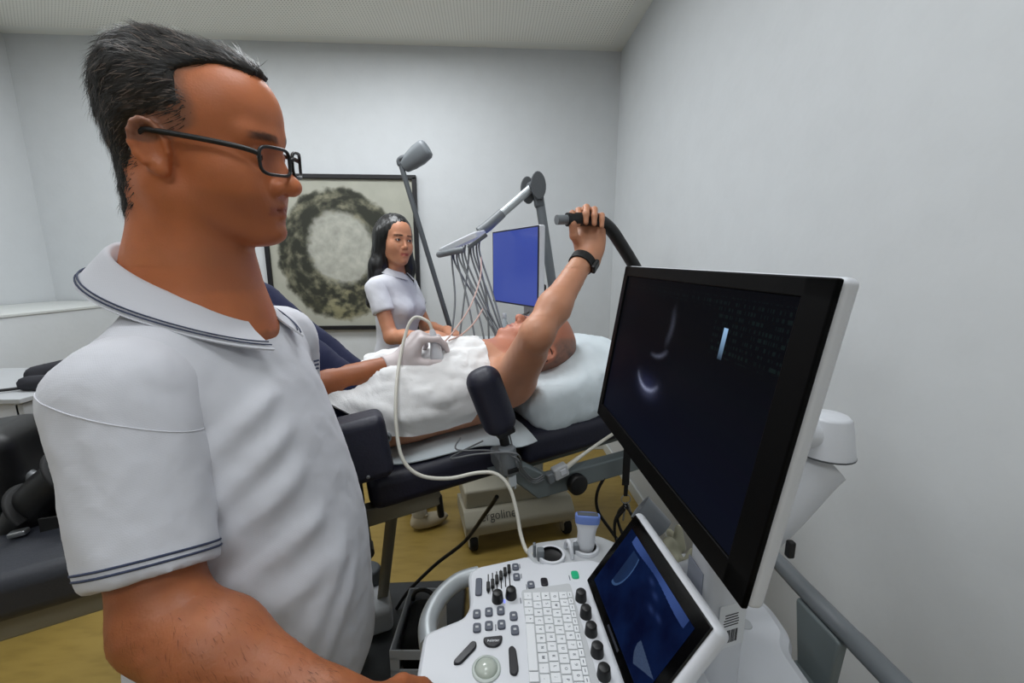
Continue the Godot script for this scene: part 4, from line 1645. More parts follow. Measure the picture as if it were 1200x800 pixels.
	for i in 11:
		var a := Vector3(-0.16 + i * 0.0125, 1.462 + i * 0.004, -1.86 + rg.randf_range(-0.02, 0.02))
		var b := Vector3([-0.16, 0.035, -0.06, 0.045, -0.02, 0.055, -0.125, 0.03, 0.06, 0.0, 0.066][i], 1.05, -1.72 + rg.randf_range(-0.05, 0.05))
		var md := (a + b) * 0.5 + Vector3(rg.randf_range(-0.015, 0.015), 0.0, 0.0)
		s = st()
		tube(s, smooth_path([a + Vector3(0, 0.01, 0), a + Vector3(0, -0.05, 0), md, b + Vector3(0, 0.05, 0), b], 6), 0.0042, 8)
		part(s, "hose", M.cable_grey, t)

# ------------------------------------------------------------------ painting, lamp, cupboards at the left
func painting_image(n: int) -> ImageTexture:
	var im := Image.create(n, n, false, Image.FORMAT_RGB8)
	var a := FastNoiseLite.new()
	a.seed = 41
	a.frequency = 0.012
	a.fractal_octaves = 5
	var b := FastNoiseLite.new()
	b.seed = 42
	b.frequency = 0.03
	b.fractal_octaves = 4
	for y in n:
		for x in n:
			var u := float(x) / n - 0.475
			var v := float(y) / n - 0.505
			var w := a.get_noise_2d(x, y)
			var f := b.get_noise_2d(x, y)
			var ang := atan2(v, u)
			var sw := b.get_noise_2d(ang * 60.0, sqrt(u * u + v * v) * n * 0.9)
			var r := sqrt(pow(u / 0.40, 2.0) + pow(v / 0.43, 2.0)) + 0.07 * w + 0.03 * f
			var inn := sqrt(pow((u - 0.01) / 0.215, 2.0) + pow((v + 0.05) / 0.245, 2.0)) + 0.12 * w + 0.10 * f
			var bg := Color(0.66, 0.66, 0.61) * (1.0 + 0.05 * w)
			var ring := Color(0.16, 0.165, 0.125).lerp(Color(0.50, 0.49, 0.41), clampf(0.22 + 1.0 * sw + 0.6 * f + 0.5 * w, 0.0, 1.0))
			if v > 0.14:
				ring = ring.lerp(Color(0.58, 0.56, 0.42), clampf((v - 0.14) * 3.0 + 0.9 * f + 0.5 * sw - 0.1, 0.0, 0.8) * smoothstep(0.30, -0.05, absf(u + 0.02)))
			var core := Color(0.66, 0.66, 0.62) * (1.0 + 0.12 * f + 0.06 * w)
			var c := bg.lerp(ring, smoothstep(1.06, 0.96, r))
			c = c.lerp(core, smoothstep(1.12, 0.88, inn))
			im.set_pixel(x, y, c.clamp())
	return ImageTexture.create_from_image(im)

func background_things() -> void:
	# framed painting
	var z := -2.935
	var t := thing("framed_painting", "square abstract painting of a dark green ring in a thin black frame", "painting")
	var x0 := -1.49
	var x1 := -0.49
	var y0 := 0.975
	var y1 := 1.985
	var s := st()
	rbox(s, Vector3(0.028, y1 - y0, 0.035), 0.003, at(Vector3(x0, (y0 + y1) * 0.5, z + 0.003)))
	rbox(s, Vector3(0.028, y1 - y0, 0.035), 0.003, at(Vector3(x1, (y0 + y1) * 0.5, z + 0.003)))
	rbox(s, Vector3(x1 - x0 + 0.028, 0.028, 0.035), 0.003, at(Vector3((x0 + x1) * 0.5, y0, z + 0.003)))
	rbox(s, Vector3(x1 - x0 + 0.028, 0.028, 0.035), 0.003, at(Vector3((x0 + x1) * 0.5, y1, z + 0.003)))
	part(s, "frame", mat(Color(0.028, 0.024, 0.05), 0.5), t)
	s = st()
	slab(s, Vector3(x0, y0, -2.948), Vector3(x1, y1, z - 0.0))
	part(s, "backing", M.darkgrey, t)
	s = st()
	uvquad(s, Vector3(x0, y1, z + 0.002), Vector3(x1, y1, z + 0.002), Vector3(x1, y0, z + 0.002), Vector3(x0, y0, z + 0.002))
	var pm := mat(Color(1, 1, 1), 0.7)
	pm.albedo_texture = painting_image(420)
	part(s, "canvas", pm, t)
	# floor lamp with a leaning pole
	t = thing("floor_lamp", "grey floor lamp with a leaning pole and small angled head beside the woman", "lamp")
	s = st()
	tube(s, [Vector3(-0.450, 1.925, -2.3), Vector3(0.04, 0.10, -2.3), Vector3(0.045, 0.03, -2.3)], 0.0135, 12)
	part(s, "pole", M.midgrey, t)
	s = st()
	lathe(s, [Vector2(0, 0), Vector2(0.14, 0), Vector2(0.14, 0.02), Vector2(0.13, 0.03), Vector2(0, 0.034)], 30, at(Vector3(0.045, 0, -2.3)))
	part(s, "base", M.midgrey, t)
	s = st()
	tube(s, smooth_path([Vector3(-0.452, 1.920, -2.3), Vector3(-0.456, 1.940, -2.3), Vector3(-0.440, 1.952, -2.295), Vector3(-0.405, 1.958, -2.29)], 4), 0.0155, 10)
	part(s, "elbow", M.midgrey, t)
	s = st()
	var hb := Basis(Vector3(0, 0, 1), 0.42) * Basis(Vector3(1, 0, 0), 0.35)
	loft(s, [-0.10, -0.095, -0.05, 0.0, 0.05, 0.062, 0.066], [0.028, 0.034, 0.045, 0.052, 0.05, 0.042, 0.03], [0.02, 0.026, 0.034, 0.038, 0.036, 0.03, 0.02], 2.6, at(Vector3(-0.355, 1.965, -2.28), Basis(Vector3(0, 0, 1), -1.0) * Basis(Vector3(1, 0, 0), 0.3)))
	part(s, "head", M.grey_plastic, t)
	# bottle and white box on the trolley's shelf
	t = thing("spray_bottle", "small clear bottle standing on the shelf behind the patient's chin", "bottle", at(Vector3(0.075, 1.034, -1.95)))
	s = st()
	lathe(s, [Vector2(0, 0), Vector2(0.02, 0), Vector2(0.021, 0.01), Vector2(0.021, 0.09), Vector2(0.010, 0.11), Vector2(0.009, 0.125), Vector2(0, 0.126)], 18)
	part(s, "body", mat(Color(0.74, 0.77, 0.78), 0.2), t)
	s = st()
	lathe(s, [Vector2(0, 0.123), Vector2(0.011, 0.123), Vector2(0.011, 0.145), Vector2(0, 0.147)], 16)
	part(s, "cap", M.white_plastic, t)
	t = thing("device_box", "white slotted device box on the shelf behind the patient", "device", at(Vector3(0.10, 1.034, -1.88), Basis(Vector3(0, 1, 0), 0.2)))
	s = st()
	rbox(s, Vector3(0.13, 0.055, 0.09), 0.008, at(Vector3(0, 0.0285, 0)))
	part(s, "case", M.white_plastic, t)
	for i in 4:
		s = st()
		rbox(s, Vector3(0.02, 0.02, 0.003), 0.001, at(Vector3(-0.045 + i * 0.03, 0.03, 0.0455)))
		part(s, "socket", M.grey_plastic, t)
	# left side: low white cabinet, desk with a drawer, things on the desk
	t = thing("low_cabinet", "plain white waist-high cabinet against the left wall", "cabinet", at(Vector3(-2.62, 0, -2.15)))
	s = st()
	rbox(s, Vector3(0.56, 1.155, 1.56), 0.006, at(Vector3(0, 0.5785, 0)))
	part(s, "body", M.wall, t)
	s = st()
	rbox(s, Vector3(0.57, 0.018, 1.57), 0.005, at(Vector3(0, 1.163, 0)))
	part(s, "top", M.trim, t)
	t = thing("desk", "grey desk with a white drawer at the far left", "desk", at(Vector3(-2.02, 0, -1.78)))
	s = st()
	rbox(s, Vector3(0.62, 0.02, 0.5), 0.004, at(Vector3(0, 0.915, 0)))
	part(s, "top", M.white_plastic2, t)
	s = st()
	rbox(s, Vector3(0.44, 0.075, 0.46), 0.004, at(Vector3(0.06, 0.866, 0)))
	var dr := part(s, "drawer", M.white_plastic, t)
	s = st()
	rbox(s, Vector3(0.20, 0.02, 0.006), 0.002, at(Vector3(0.10, 0.868, 0.231)))
	part(s, "grip", M.darkgrey, dr)
	s = st()
	rbox(s, Vector3(0.58, 0.80, 0.02), 0.004, at(Vector3(0, 0.4, 0.15)))
	part(s, "front_panel", mat(Color(0.50, 0.53, 0.56), 0.5), t)
	for k in [-0.28, 0.28]:
		s = st()
		rbox(s, Vector3(0.03, 0.90, 0.46), 0.004, at(Vector3(k, 0.45, 0)))
		part(s, "leg", M.white_plastic2, t)
	s = st()
	loft(s, [0.0, 0.002, 0.11, 0.13, 0.145, 0.17], [0.033, 0.035, 0.035, 0.028, 0.012, 0.012], [0.033, 0.035, 0.035, 0.028, 0.012, 0.012], 2.0, at(Vector3(-1.975, 0.80, -1.512)))
	var bt := single(s, "cyan_bottle", mat(Color(0.10, 0.45, 0.60), 0.35), "cyan plastic bottle in front of the desk drawer", "bottle")
	bt.position.y = 0.0
	s = st()
	var pl := [cone(Vector3(-1.83, 0.965, -1.72), Vector3(-1.74, 0.975, -1.75), 0.04, 0.05, 0.03), cone(Vector3(-1.80, 0.95, -1.65), Vector3(-1.72, 0.95, -1.65), 0.03, 0.035, 0.02)]
	tag(mi(body_mesh([nets(pl, 0.01, AABB(Vector3(-1.92, 0.86, -1.85), Vector3(0.3, 0.2, 0.3)))]), "dark_cuff", mat(Color(0.13, 0.13, 0.16), 0.8), self), "rolled dark grey cuff on the desk at the far left", "cuff")
	cable("desk_tube", [Vector3(-1.79, 0.935, -1.66), Vector3(-1.88, 0.935, -1.60), Vector3(-1.96, 0.93, -1.62), Vector3(-2.05, 0.935, -1.7)], 0.006, M.black, "thin black tube lying on the desk at the far left", "tube")
	s = st()
	rbox(s, Vector3(0.05, 0.012, 0.03), 0.003, at(Vector3(-1.99, 0.932, -1.60)))
	single(s, "red_clip", mat(Color(0.5, 0.06, 0.08), 0.5), "small red clip lying on the grey desk", "clip")
	# black curved armrest in front of the desk
	s = st()
	tube(s, smooth_path([Vector3(-1.95, 0.60, -1.25), Vector3(-1.75, 0.77, -1.36), Vector3(-1.55, 0.80, -1.42), Vector3(-1.30, 0.80, -1.45), Vector3(-1.15, 0.74, -1.47), Vector3(-1.12, 0.55, -1.48)], 6), 0.013, 10)
	tube(s, smooth_path([Vector3(-1.12, 0.55, -1.48), Vector3(-1.14, 0.3, -1.48), Vector3(-1.2, 0.012, -1.45)], 6), 0.013, 10)
	tube(s, smooth_path([Vector3(-1.95, 0.60, -1.25), Vector3(-1.98, 0.3, -1.22), Vector3(-1.98, 0.012, -1.2)], 6), 0.013, 10)
	single(s, "tube_frame", M.black, "black bent tube stand behind the bed's foot end", "stand")

# ------------------------------------------------------------------ heads and hands
func lin(c: Color) -> Color:
	return c.srgb_to_linear()

func head_prims(H: Transform3D, s: float, o: Dictionary) -> Array:
	# head frame: x forward, y up, z to the person's right
	var P := func(x: float, y: float, z: float) -> Vector3: return H * (Vector3(x, y, z) * s)
	var E := func(x: float, y: float, z: float, r: Vector3, k: float, op := 0) -> Pr: return ell(Transform3D(H.basis, H * (Vector3(x, y, z) * s)), r * s, k * s, op)
	var jw: float = o.get("jaw", 1.0)
	var br: float = o.get("brow", 1.0)
	var ns: float = o.get("nose", 1.0)
	var mw: float = o.get("mouth", 1.0)
	var a := []
	a.append(E.call(-0.012, 0.034, 0.0, Vector3(0.092, 0.088, 0.0725), 0.03))
	a.append(E.call(0.030, -0.035, 0.0, Vector3(0.066, 0.088, 0.060), 0.03))
	a.append(E.call(0.042 + o.get("fore", 0.0), 0.050 + o.get("fore", 0.0) * 0.5, 0.0, Vector3(0.052, 0.058, 0.058), 0.035))
	for z in [-1.0, 1.0]:
		a.append(cone(P.call(-0.004, -0.060, z * 0.046 * jw), P.call(0.070, -0.100, z * 0.013 * jw), 0.021 * s, 0.017 * s, 0.028 * s))
		a.append(E.call(0.056, -0.028, z * 0.038, Vector3(0.032, 0.032, 0.026), 0.028))
		a.append(cone(P.call(0.078, 0.026, z * 0.042), P.call(0.091, 0.024, z * 0.012), 0.010 * s * br, 0.010 * s * br, 0.016 * s))
	a.append(E.call(0.086, -0.101, 0.0, Vector3(0.018, 0.015, 0.020) * jw, 0.014))
	for z in [-1.0, 1.0]:
		a.append(E.call(0.068, -0.046, z * 0.033, Vector3(0.022, 0.020, 0.017), 0.016))
		a.append(cone(P.call(0.099, -0.040, z * 0.021), P.call(0.084, -0.074, z * 0.034), 0.0016 * s, 0.0018 * s, 0.010 * s, 1))
	a.append(cone(P.call(0.1005, -0.0865, -0.010), P.call(0.1005, -0.0865, 0.010), 0.0035 * s, 0.0035 * s, 0.010 * s, 1))
	a.append(E.call(0.078, -0.066, 0.0, Vector3(0.022, 0.026, 0.030 * mw), 0.02))
	for z in [-1.0, 1.0]:
		a.append(E.call(0.101, 0.004, z * 0.032, Vector3(0.016, 0.013, 0.017), 0.016, 1))
		a.append(E.call(0.0805, 0.003, z * 0.032, Vector3(0.0142, 0.0132, 0.0152), 0.004))
	a.append(cone(P.call(0.089, 0.014, 0.0), P.call(0.108, -0.026, 0.0), 0.0078 * s, 0.0095 * s * ns, 0.014 * s))
	a.append(E.call(0.111 + (ns - 1.0) * 0.016, -0.033, 0.0, Vector3(0.0125, 0.0115, 0.0125) * ns, 0.009))
	for z in [-1.0, 1.0]:
		a.append(E.call(0.100, -0.038, z * 0.0125 * ns, Vector3(0.0105, 0.0085, 0.0075) * ns, 0.006))
		a.append(E.call(0.107, -0.0445, z * 0.0062 * ns, Vector3(0.0042, 0.003, 0.0032), 0.002, 1))
		a.append(cone(P.call(0.085 - (mw - 1.0) * 0.025, -0.0632, z * 0.0245 * mw), P.call(0.1000, -0.0622, z * 0.003), 0.0035 * s, 0.0056 * s, 0.005 * s))
		a.append(cone(P.call(0.085 - (mw - 1.0) * 0.025, -0.0690, z * 0.0220 * mw), P.call(0.0985, -0.0745, z * 0.003), 0.0038 * s, 0.0066 * s, 0.005 * s))
	for z in [-1.0, 1.0]:
		a.append(cone(P.call(0.084 - (mw - 1.0) * 0.03, -0.0650, z * 0.0275 * mw), P.call(0.1075, -0.0686, 0.0), 0.0019 * s, 0.0019 * s, 0.003 * s, 1))
		# eye slit
		a.append(E.call(0.0950, 0.0015 if o.get("eyes", 1.0) < 0.7 else 0.0025, z * 0.032, Vector3(0.011, 0.0042 * o.get("eyes", 1.0), 0.0115), 0.002, 1))
		# ear: disc, rim and hollow
		var eb := H.basis * Basis(Vector3(0, 1, 0), z * 0.38) * Basis(Vector3(0, 0, 1), 0.22)
		var ec: Vector3 = P.call(-0.016, -0.004, z * 0.0765)
		var ET := Transform3D(eb, ec)
		a.append(ell(ET, Vector3(0.0175, 0.030, 0.0075) * s, 0.008 * s))
		var prev := Vector3.ZERO
		for i in 10:
			var t := lerpf(-0.35, 3.9, i / 9.0)
			var q := ET * (Vector3(0.0165 * cos(t), 0.029 * sin(t) * (1.0 if sin(t) > 0.0 else 0.85), z * 0.0055) * s)
			if i > 0:
				a.append(cone(prev, q, 0.0042 * s, 0.0042 * s, 0.003 * s))
			prev = q
		a.append(ell(ET * at(Vector3(0.0015, 0.004, z * 0.0075) * s), Vector3(0.0105, 0.019, 0.0062) * s, 0.005 * s, 1))
		a.append(ell(ET * at(Vector3(0.003, -0.026, z * 0.004) * s), Vector3(0.0085, 0.009, 0.0055) * s, 0.005 * s))
	return a

func eyeballs(H: Transform3D, s: float, parent: Node, iris: Color, look: Vector3) -> void:
	for z in [-1.0, 1.0]:
		var c := H * (Vector3(0.0800, 0.0025, z * 0.032) * s)
		var f := (H.basis * look).normalized()
		var sp := st()
		var prof := []
		for i in 15:
			var a := lerpf(-PI / 2, PI / 2, i / 14.0)
			prof.append(Vector2(maxf(cos(a), 0.0), sin(a)) * 0.0122 * s)
		lathe(sp, prof, 20, at(c, aim(f)))
		var e := part(sp, "eye", mat(Color(0.80, 0.78, 0.76), 0.15), parent)
		for q in [[0.0056, iris, 0.0], [0.0026, Color(0.01, 0.01, 0.01), 0.00035]]:
			sp = st()
			var pr := []
			for i in 5:
				var rr: float = q[0] * s * (1.0 - i / 4.0)
				pr.append(Vector2(rr, sqrt(pow(0.0124 * s, 2.0) - rr * rr) + q[2] * s))
			lathe(sp, pr, 16, at(c, aim(f)))
			part(sp, "iris" if q[2] == 0.0 else "pupil", mat(q[1], 0.1), e)

func hand_prims(W: Transform3D, s: float, curls: Array, thumb: Array, spread := 1.0) -> Array:
	# hand frame: x along the fingers, y out of the back of the hand, z to the thumb side
	var a := []
	a.append(ell(W * at(Vector3(0.052, 0.0, 0.0) * s), Vector3(0.052, 0.0155, 0.040) * s, 0.02))
	a.append(cone(W * (Vector3(-0.02, 0, 0) * s), W * (Vector3(0.03, 0, 0) * s), 0.026 * s, 0.024 * s, 0.03))
	a.append(ell(W * at(Vector3(0.030, -0.012, 0.022) * s), Vector3(0.032, 0.015, 0.017) * s, 0.015))
	a.append(ell(W * at(Vector3(0.030, -0.012, -0.024) * s), Vector3(0.034, 0.013, 0.014) * s, 0.015))
	var zz := [0.030, 0.0102, -0.0102, -0.029]
	var xx := [0.088, 0.092, 0.088, 0.079]
	var ln := [[0.044, 0.026, 0.021], [0.048, 0.030, 0.022], [0.044, 0.028, 0.021], [0.034, 0.021, 0.019]]
	var rd := [0.0095, 0.0098, 0.0092, 0.0082]
	for i in 4:
		var p := Vector3(xx[i], 0.001, zz[i]) * s
		a.append(cone(W * (Vector3(0.03, 0.002, zz[i] * 0.6) * s), W * p, 0.012 * s, rd[i] * 1.1 * s, 0.012))
		var ang := 0.0
		var sp: float = zz[i] * 2.2 * spread
		for j in 3:
			ang += deg_to_rad(curls[i][j])
			var d := Vector3(cos(ang), -sin(ang), sp * maxf(cos(ang), 0.0)).normalized()
			var q: Vector3 = p + d * ln[i][j] * s
			var r0: float = rd[i] * [1.0, 0.93, 0.86][j] * s
			a.append(cone(W * p, W * q, r0, rd[i] * [0.93, 0.86, 0.74][j] * s, 0.004 if j > 0 else 0.007))
			p = q
	var tp := Vector3(0.022, -0.010, 0.026) * s
	var tl := [0.045, 0.033, 0.027]
	var tr := [0.0135, 0.0112, 0.0102, 0.0085]
	for j in 3:
		var q: Vector3 = tp + (thumb[j] as Vector3).normalized() * tl[j] * s
		a.append(cone(W * tp, W * q, tr[j] * s, tr[j + 1] * s, 0.010 if j == 0 else 0.004))
		tp = q
	return a

func frame_x(x: Vector3, y: Vector3) -> Basis:      # orthonormal, x kept
	var xx := x.normalized()
	var z := xx.cross(y).normalized()
	return Basis(xx, z.cross(xx), z)

func glasses(H: Transform3D, s: float, parent: Node, fm: Material, hw: float, hh: float, r: float, rectangular: float) -> void:
	var g := Node3D.new()
	g.name = "eyeglasses"
	parent.add_child(g)
	var S := st()
	for z in [-1.0, 1.0]:
		var ring := []
		var lens := []
		for i in 33:
			var a := TAU * i / 32.0
			var c := cos(a)
			var d := sin(a)
			var lz: float = signf(c) * pow(absf(c), 2.0 / rectangular) * hw
			var ly: float = signf(d) * pow(absf(d), 2.0 / rectangular) * hh
			var zz: float = z * 0.033 + lz
			ring.append(H * (Vector3(0.1165 - zz * zz * 3.4 - 0.05 * ly, -0.002 + ly, zz) * s))
		tube(S, ring, r * s, 8)
		var L := st()
		var c0 := H * (Vector3(0.1125, -0.002, z * 0.033) * s)
		for i in 32:
			tri(L, c0, ring[i], ring[i + 1], H.basis.x, H.basis.x, H.basis.x)
		part(L, "lens", M.lens, g)
		tube(S, smooth_path([H * (Vector3(0.1035, 0.005, z * (0.032 + hw)) * s), H * (Vector3(0.086, 0.009, z * 0.0685) * s), H * (Vector3(0.05, 0.012, z * 0.0755) * s), H * (Vector3(0.0, 0.014, z * 0.0805) * s), H * (Vector3(-0.022, 0.012, z * 0.082) * s), H * (Vector3(-0.038, -0.012, z * 0.079) * s)], 5), r * 1.15 * s, 8, 1.3)
	tube(S, smooth_path([H * (Vector3(0.1160, 0.002, -0.033 + hw) * s), H * (Vector3(0.1190, 0.005, 0.0) * s), H * (Vector3(0.1160, 0.002, 0.033 - hw) * s)], 4), r * s, 8)
	part(S, "frame", fm, g)

func strands(v: PackedVector3Array, n: PackedVector3Array, count: int, flow: Callable, ln: float, wd: float, seed: int) -> SurfaceTool:
	var rg := RandomNumberGenerator.new()
	rg.seed = seed
	var s := st()
	for i in count:
		var k := rg.randi_range(0, v.size() - 1)
		var f: Vector3 = flow.call(v[k])
		f = (f - n[k] * f.dot(n[k]) + Vector3(rg.randf_range(-0.3, 0.3), rg.randf_range(-0.3, 0.3), rg.randf_range(-0.3, 0.3))).normalized()
		var l := ln * rg.randf_range(0.6, 1.3)
		var side := f.cross(n[k]).normalized() * wd
		var p := v[k] - n[k] * 0.0005 + Vector3(rg.randf_range(-1, 1), rg.randf_range(-1, 1), rg.randf_range(-1, 1)) * 0.002
		var q := p + f * l * 0.5 + n[k] * l * 0.09
		var r := p + f * l + n[k] * l * 0.07
		var nn := (n[k] + f * 0.2).normalized()
		tri(s, p - side, p + side, q - side, nn, nn, nn)
		tri(s, p + side, q + side, q - side, nn, nn, nn)
		tri(s, q - side, q + side, r, nn, nn, nn)
	return s

func step_curve(x: float, pts: Array) -> float:
	if x <= pts[0].x:
		return pts[0].y
	for i in pts.size() - 1:
		if x <= pts[i + 1].x:
			return lerpf(pts[i].y, pts[i + 1].y, (x - pts[i].x) / (pts[i + 1].x - pts[i].x))
	return pts[-1].y

# ------------------------------------------------------------------ the man with the probe
func man() -> void:
	var H := Transform3D(Basis(Vector3(0.994, -0.111, -0.021), Vector3(0.113, 0.983, 0.147), Vector3(0.004, -0.148, 0.989)).orthonormalized(), Vector3(-0.397, 1.559, -0.640))
	var t := thing("person", "standing man in a white polo shirt and black glasses holding a probe", "person")
	var rsh := Vector3(-0.450, 1.238, -0.515)
	var relb := Vector3(-0.373, 1.000, -0.425)
	var rwr := Vector3(-0.165, 0.935, -0.365)
	var lsh := Vector3(-0.425, 1.250, -0.835)
	var lelb := Vector3(-0.475, 1.095, -0.965)
	var lwr := Vector3(-0.252, 1.137, -1.105)
	var nb := Vector3(-0.455, 1.375, -0.668)
	# bare skin: head, neck, arms, right hand
	var hp := head_prims(H, 1.0, {"eyes": 0.65, "brow": 1.1, "nose": 1.22, "fore": 0.008, "mouth": 1.18})
	hp.append(cone(H * Vector3(-0.045, -0.03, 0), nb, 0.058, 0.066, 0.03))
	hp.append(cone(H * Vector3(-0.015, -0.072, 0), nb + Vector3(0.025, -0.02, 0), 0.042, 0.055, 0.03))
	hp.append(cone(H * Vector3(-0.03, -0.05, 0.052), Vector3(-0.385, 1.335, -0.655), 0.014, 0.012, 0.03))
	hp.append(cone(nb, nb + Vector3(0.01, -0.10, 0.0), 0.08, 0.10, 0.05))
	var ap := []
	ap.append(cone(nb + Vector3(0.01, -0.10, 0.0), Vector3(-0.42, 1.1, -0.67), 0.085, 0.09, 0.05))
	ap.append(cone(nb + Vector3(0.01, -0.10, 0.0), rsh, 0.05, 0.045, 0.05))
	ap.append(cone(nb + Vector3(0.01, -0.10, 0.0), lsh, 0.05, 0.045, 0.05))
	ap.append(cone(rsh, relb, 0.050, 0.045, 0.03))
	ap.append(cone(relb, relb.lerp(rwr, 0.30), 0.040, 0.047, 0.03))
	ap.append(cone(relb.lerp(rwr, 0.30), rwr, 0.047, 0.029, 0.03))
	ap.append(cone(lsh, lelb, 0.047, 0.043, 0.03))
	ap.append(cone(lelb, lelb.lerp(lwr, 0.3), 0.040, 0.042, 0.03))
	ap.append(cone(lelb.lerp(lwr, 0.3), lwr, 0.042, 0.028, 0.03))
	ap.append(cone(lwr, lwr + (lwr - lelb).normalized() * 0.03, 0.026, 0.022, 0.02))
	var RW := Transform3D(frame_x(Vector3(0.85, -0.42, 0.05), Vector3(0.4, 0.9, 0.15)), rwr + Vector3(0.012, -0.004, 0.0))
	RW.basis.z = -RW.basis.z      # right hand: thumb on the far side when the back faces up
	var rh := hand_prims(RW, 1.0, [[15, 25, 15], [18, 28, 15], [22, 30, 18], [26, 30, 20]], [Vector3(0.6, -0.25, 0.75), Vector3(0.85, -0.3, 0.35), Vector3(0.9, -0.35, 0.1)])
	var all := hp + ap + rh
	var hb := AABB(H.origin - Vector3(0.15, 0.16, 0.15), Vector3(0.31, 0.32, 0.30))
	var rb := AABB(rwr - Vector3(0.03, 0.14, 0.10), Vector3(0.24, 0.20, 0.20))
	var edge := [Vector2(-0.115, -0.075), Vector2(-0.08, -0.058), Vector2(-0.04, -0.040), Vector2(-0.005, -0.034), Vector2(0.012, 0.004), Vector2(0.028, 0.022), Vector2(0.050, 0.028), Vector2(0.068, 0.014), Vector2(0.086, 0.012), Vector2(0.100, 0.034), Vector2(0.115, 0.066), Vector2(0.14, 0.11)]
	var grey := lin(Color(0.36, 0.30, 0.26))
	var base := lin(SKIN_MAN)
	var tan := lin(Color(0.60, 0.345, 0.20))
	var lip := lin(Color(0.60, 0.31, 0.24))
	var brow := lin(Color(0.10, 0.075, 0.06))
	var nz := FastNoiseLite.new()
	nz.seed = 6
	nz.frequency = 30.0
	var HI := H.affine_inverse()
	var skin := func(p: Vector3) -> Color:
		var q := HI * p
		var v := nz.get_noise_3dv(p)
		var c: Color = base * (1.0 + 0.10 * v)
		if p.y < 1.30:
			c = tan * (1.0 + 0.18 * v)      # tanned forearms
		if q.length() < 0.2:
			var az := absf(q.z)
			# lips
			var m := smoothstep(0.0085, 0.004, absf(q.y + 0.0685)) * smoothstep(0.031, 0.024, az) * smoothstep(0.078, 0.086, q.x)
			c = c.lerp(lip, m * 0.75)
			# shaved chin and upper lip
			var bd := smoothstep(-0.04, -0.055, q.y) * smoothstep(0.0, 0.03, q.x)
			c = c.lerp(lin(Color(0.50, 0.32, 0.24)), bd * (0.25 + 0.15 * v))
			# eyebrows
			var by := 0.0275 - 0.10 * pow(az - 0.030, 2.0) * 20.0
			var bm := smoothstep(0.0065, 0.003, absf(q.y - by)) * smoothstep(0.010, 0.014, az) * smoothstep(0.055, 0.046, az) * smoothstep(0.05, 0.06, q.x)
			c = c.lerp(brow, bm * (0.75 + 0.4 * v))
			# cropped hair thinning out at the hairline
			var hd := q.x - step_curve(q.y, edge)
			if az > 0.045 and q.y > 0.0:
				c = c.lerp(grey, 0.6 * smoothstep(0.016, 0.0, hd + 0.004 * v))
		return c
	var sk := body_mesh([nets(hp + ap, 0.003, hb), nets(all, 0.009, bounds([rsh, relb, rwr, lsh, lelb, lwr, nb, Vector3(-0.42, 1.08, -0.67)], 0.12), [hb.grow(-0.030), rb.grow(-0.030)]), nets(all, 0.004, rb)], skin)
	mi(sk, "body", skin_mat(), t)
	var hv := PackedVector3Array()
	var hnn := PackedVector3Array()
	var sa := sk.surface_get_arrays(0)
	for i in sa[Mesh.ARRAY_VERTEX].size():
		var p: Vector3 = sa[Mesh.ARRAY_VERTEX][i]
		if p.y < 1.04 and p.z > -0.5 and p.x < rwr.x:
			hv.append(p)
			hnn.append(sa[Mesh.ARRAY_NORMAL][i])
	var fdir := (rwr - relb).normalized()
	var ah := part(strands(hv, hnn, 2600, func(_p: Vector3) -> Vector3: return fdir * 0.8 + Vector3(0, -0.5, 0.2), 0.009, 0.00009, 8), "arm_hair", mat(Color(0.24, 0.125, 0.07), 0.6), t)
	ah.set_meta("kind", "stuff")
	print(" man body")
	eyeballs(H, 1.0, t, Color(0.16, 0.09, 0.05), Vector3(1, -0.35, -0.1))
	glasses(H, 1.0, t, M.black, 0.0285, 0.0172, 0.0023, 4.0)
	# short hair, receding at the temples
	var hair_pl := [ell(Transform3D(H.basis, H * Vector3(-0.020, 0.042, 0)), Vector3(0.0955, 0.0940, 0.0755), 0.02),
		ell(Transform3D(H.basis, H * Vector3(-0.045, 0.064, 0)), Vector3(0.071, 0.074, 0.066), 0.02),
		ell(Transform3D(H.basis, H * Vector3(0.030, 0.078, 0)), Vector3(0.068, 0.052, 0.052), 0.02),
		cone(H * Vector3(-0.045, 0.02, 0), H * Vector3(-0.054, -0.085, 0), 0.063, 0.0535, 0.02),
		fun(func(p: Vector3) -> float:
			var q := HI * p
			var xb := step_curve(q.y, edge) + 0.044 * smoothstep(0.048, 0.018, absf(q.z)) * smoothstep(0.07, 0.10, q.y)
			var ear := 0.036 - Vector2(q.x + 0.014, q.y + 0.004).length() if absf(q.z) > 0.05 else -1.0
			return maxf((q.x - xb) * 0.7, ear)
			, 0.006),
		plane(H * Vector3(-0.05, -0.108, 0), H.basis * Vector3(0.25, -1, 0), 0.02)]
	var hn := FastNoiseLite.new()
	hn.seed = 15
	hn.frequency = 42.0
	var dark := lin(Color(0.105, 0.095, 0.085))
	var hcol := func(p: Vector3) -> Color:
		var q := HI * p
		var g := clampf(smoothstep(0.075, 0.02, q.y) * smoothstep(-0.085, -0.01, q.x) * 0.95 + hn.get_noise_3d(q.x * 1.0, q.y * 1.0, q.z * 3.0) * 0.35, 0.0, 1.0)
		return dark.lerp(grey, g)
	var piece := nets(hair_pl, 0.0042, hb)
	var hm := mat(Color(1, 1, 1), 0.8)
	hm.vertex_color_use_as_albedo = true
	var hmesh := body_mesh([piece], hcol, func(p: Vector3, _n: Vector3) -> float:
		var q := HI * p
		return 0.0035 * hn.get_noise_3d(q.x * 0.4, q.y * 0.9, q.z * 1.6))
	var hair := mi(hmesh, "hair", hm, t)
	var av: PackedVector3Array = hmesh.surface_get_arrays(0)[Mesh.ARRAY_VERTEX]
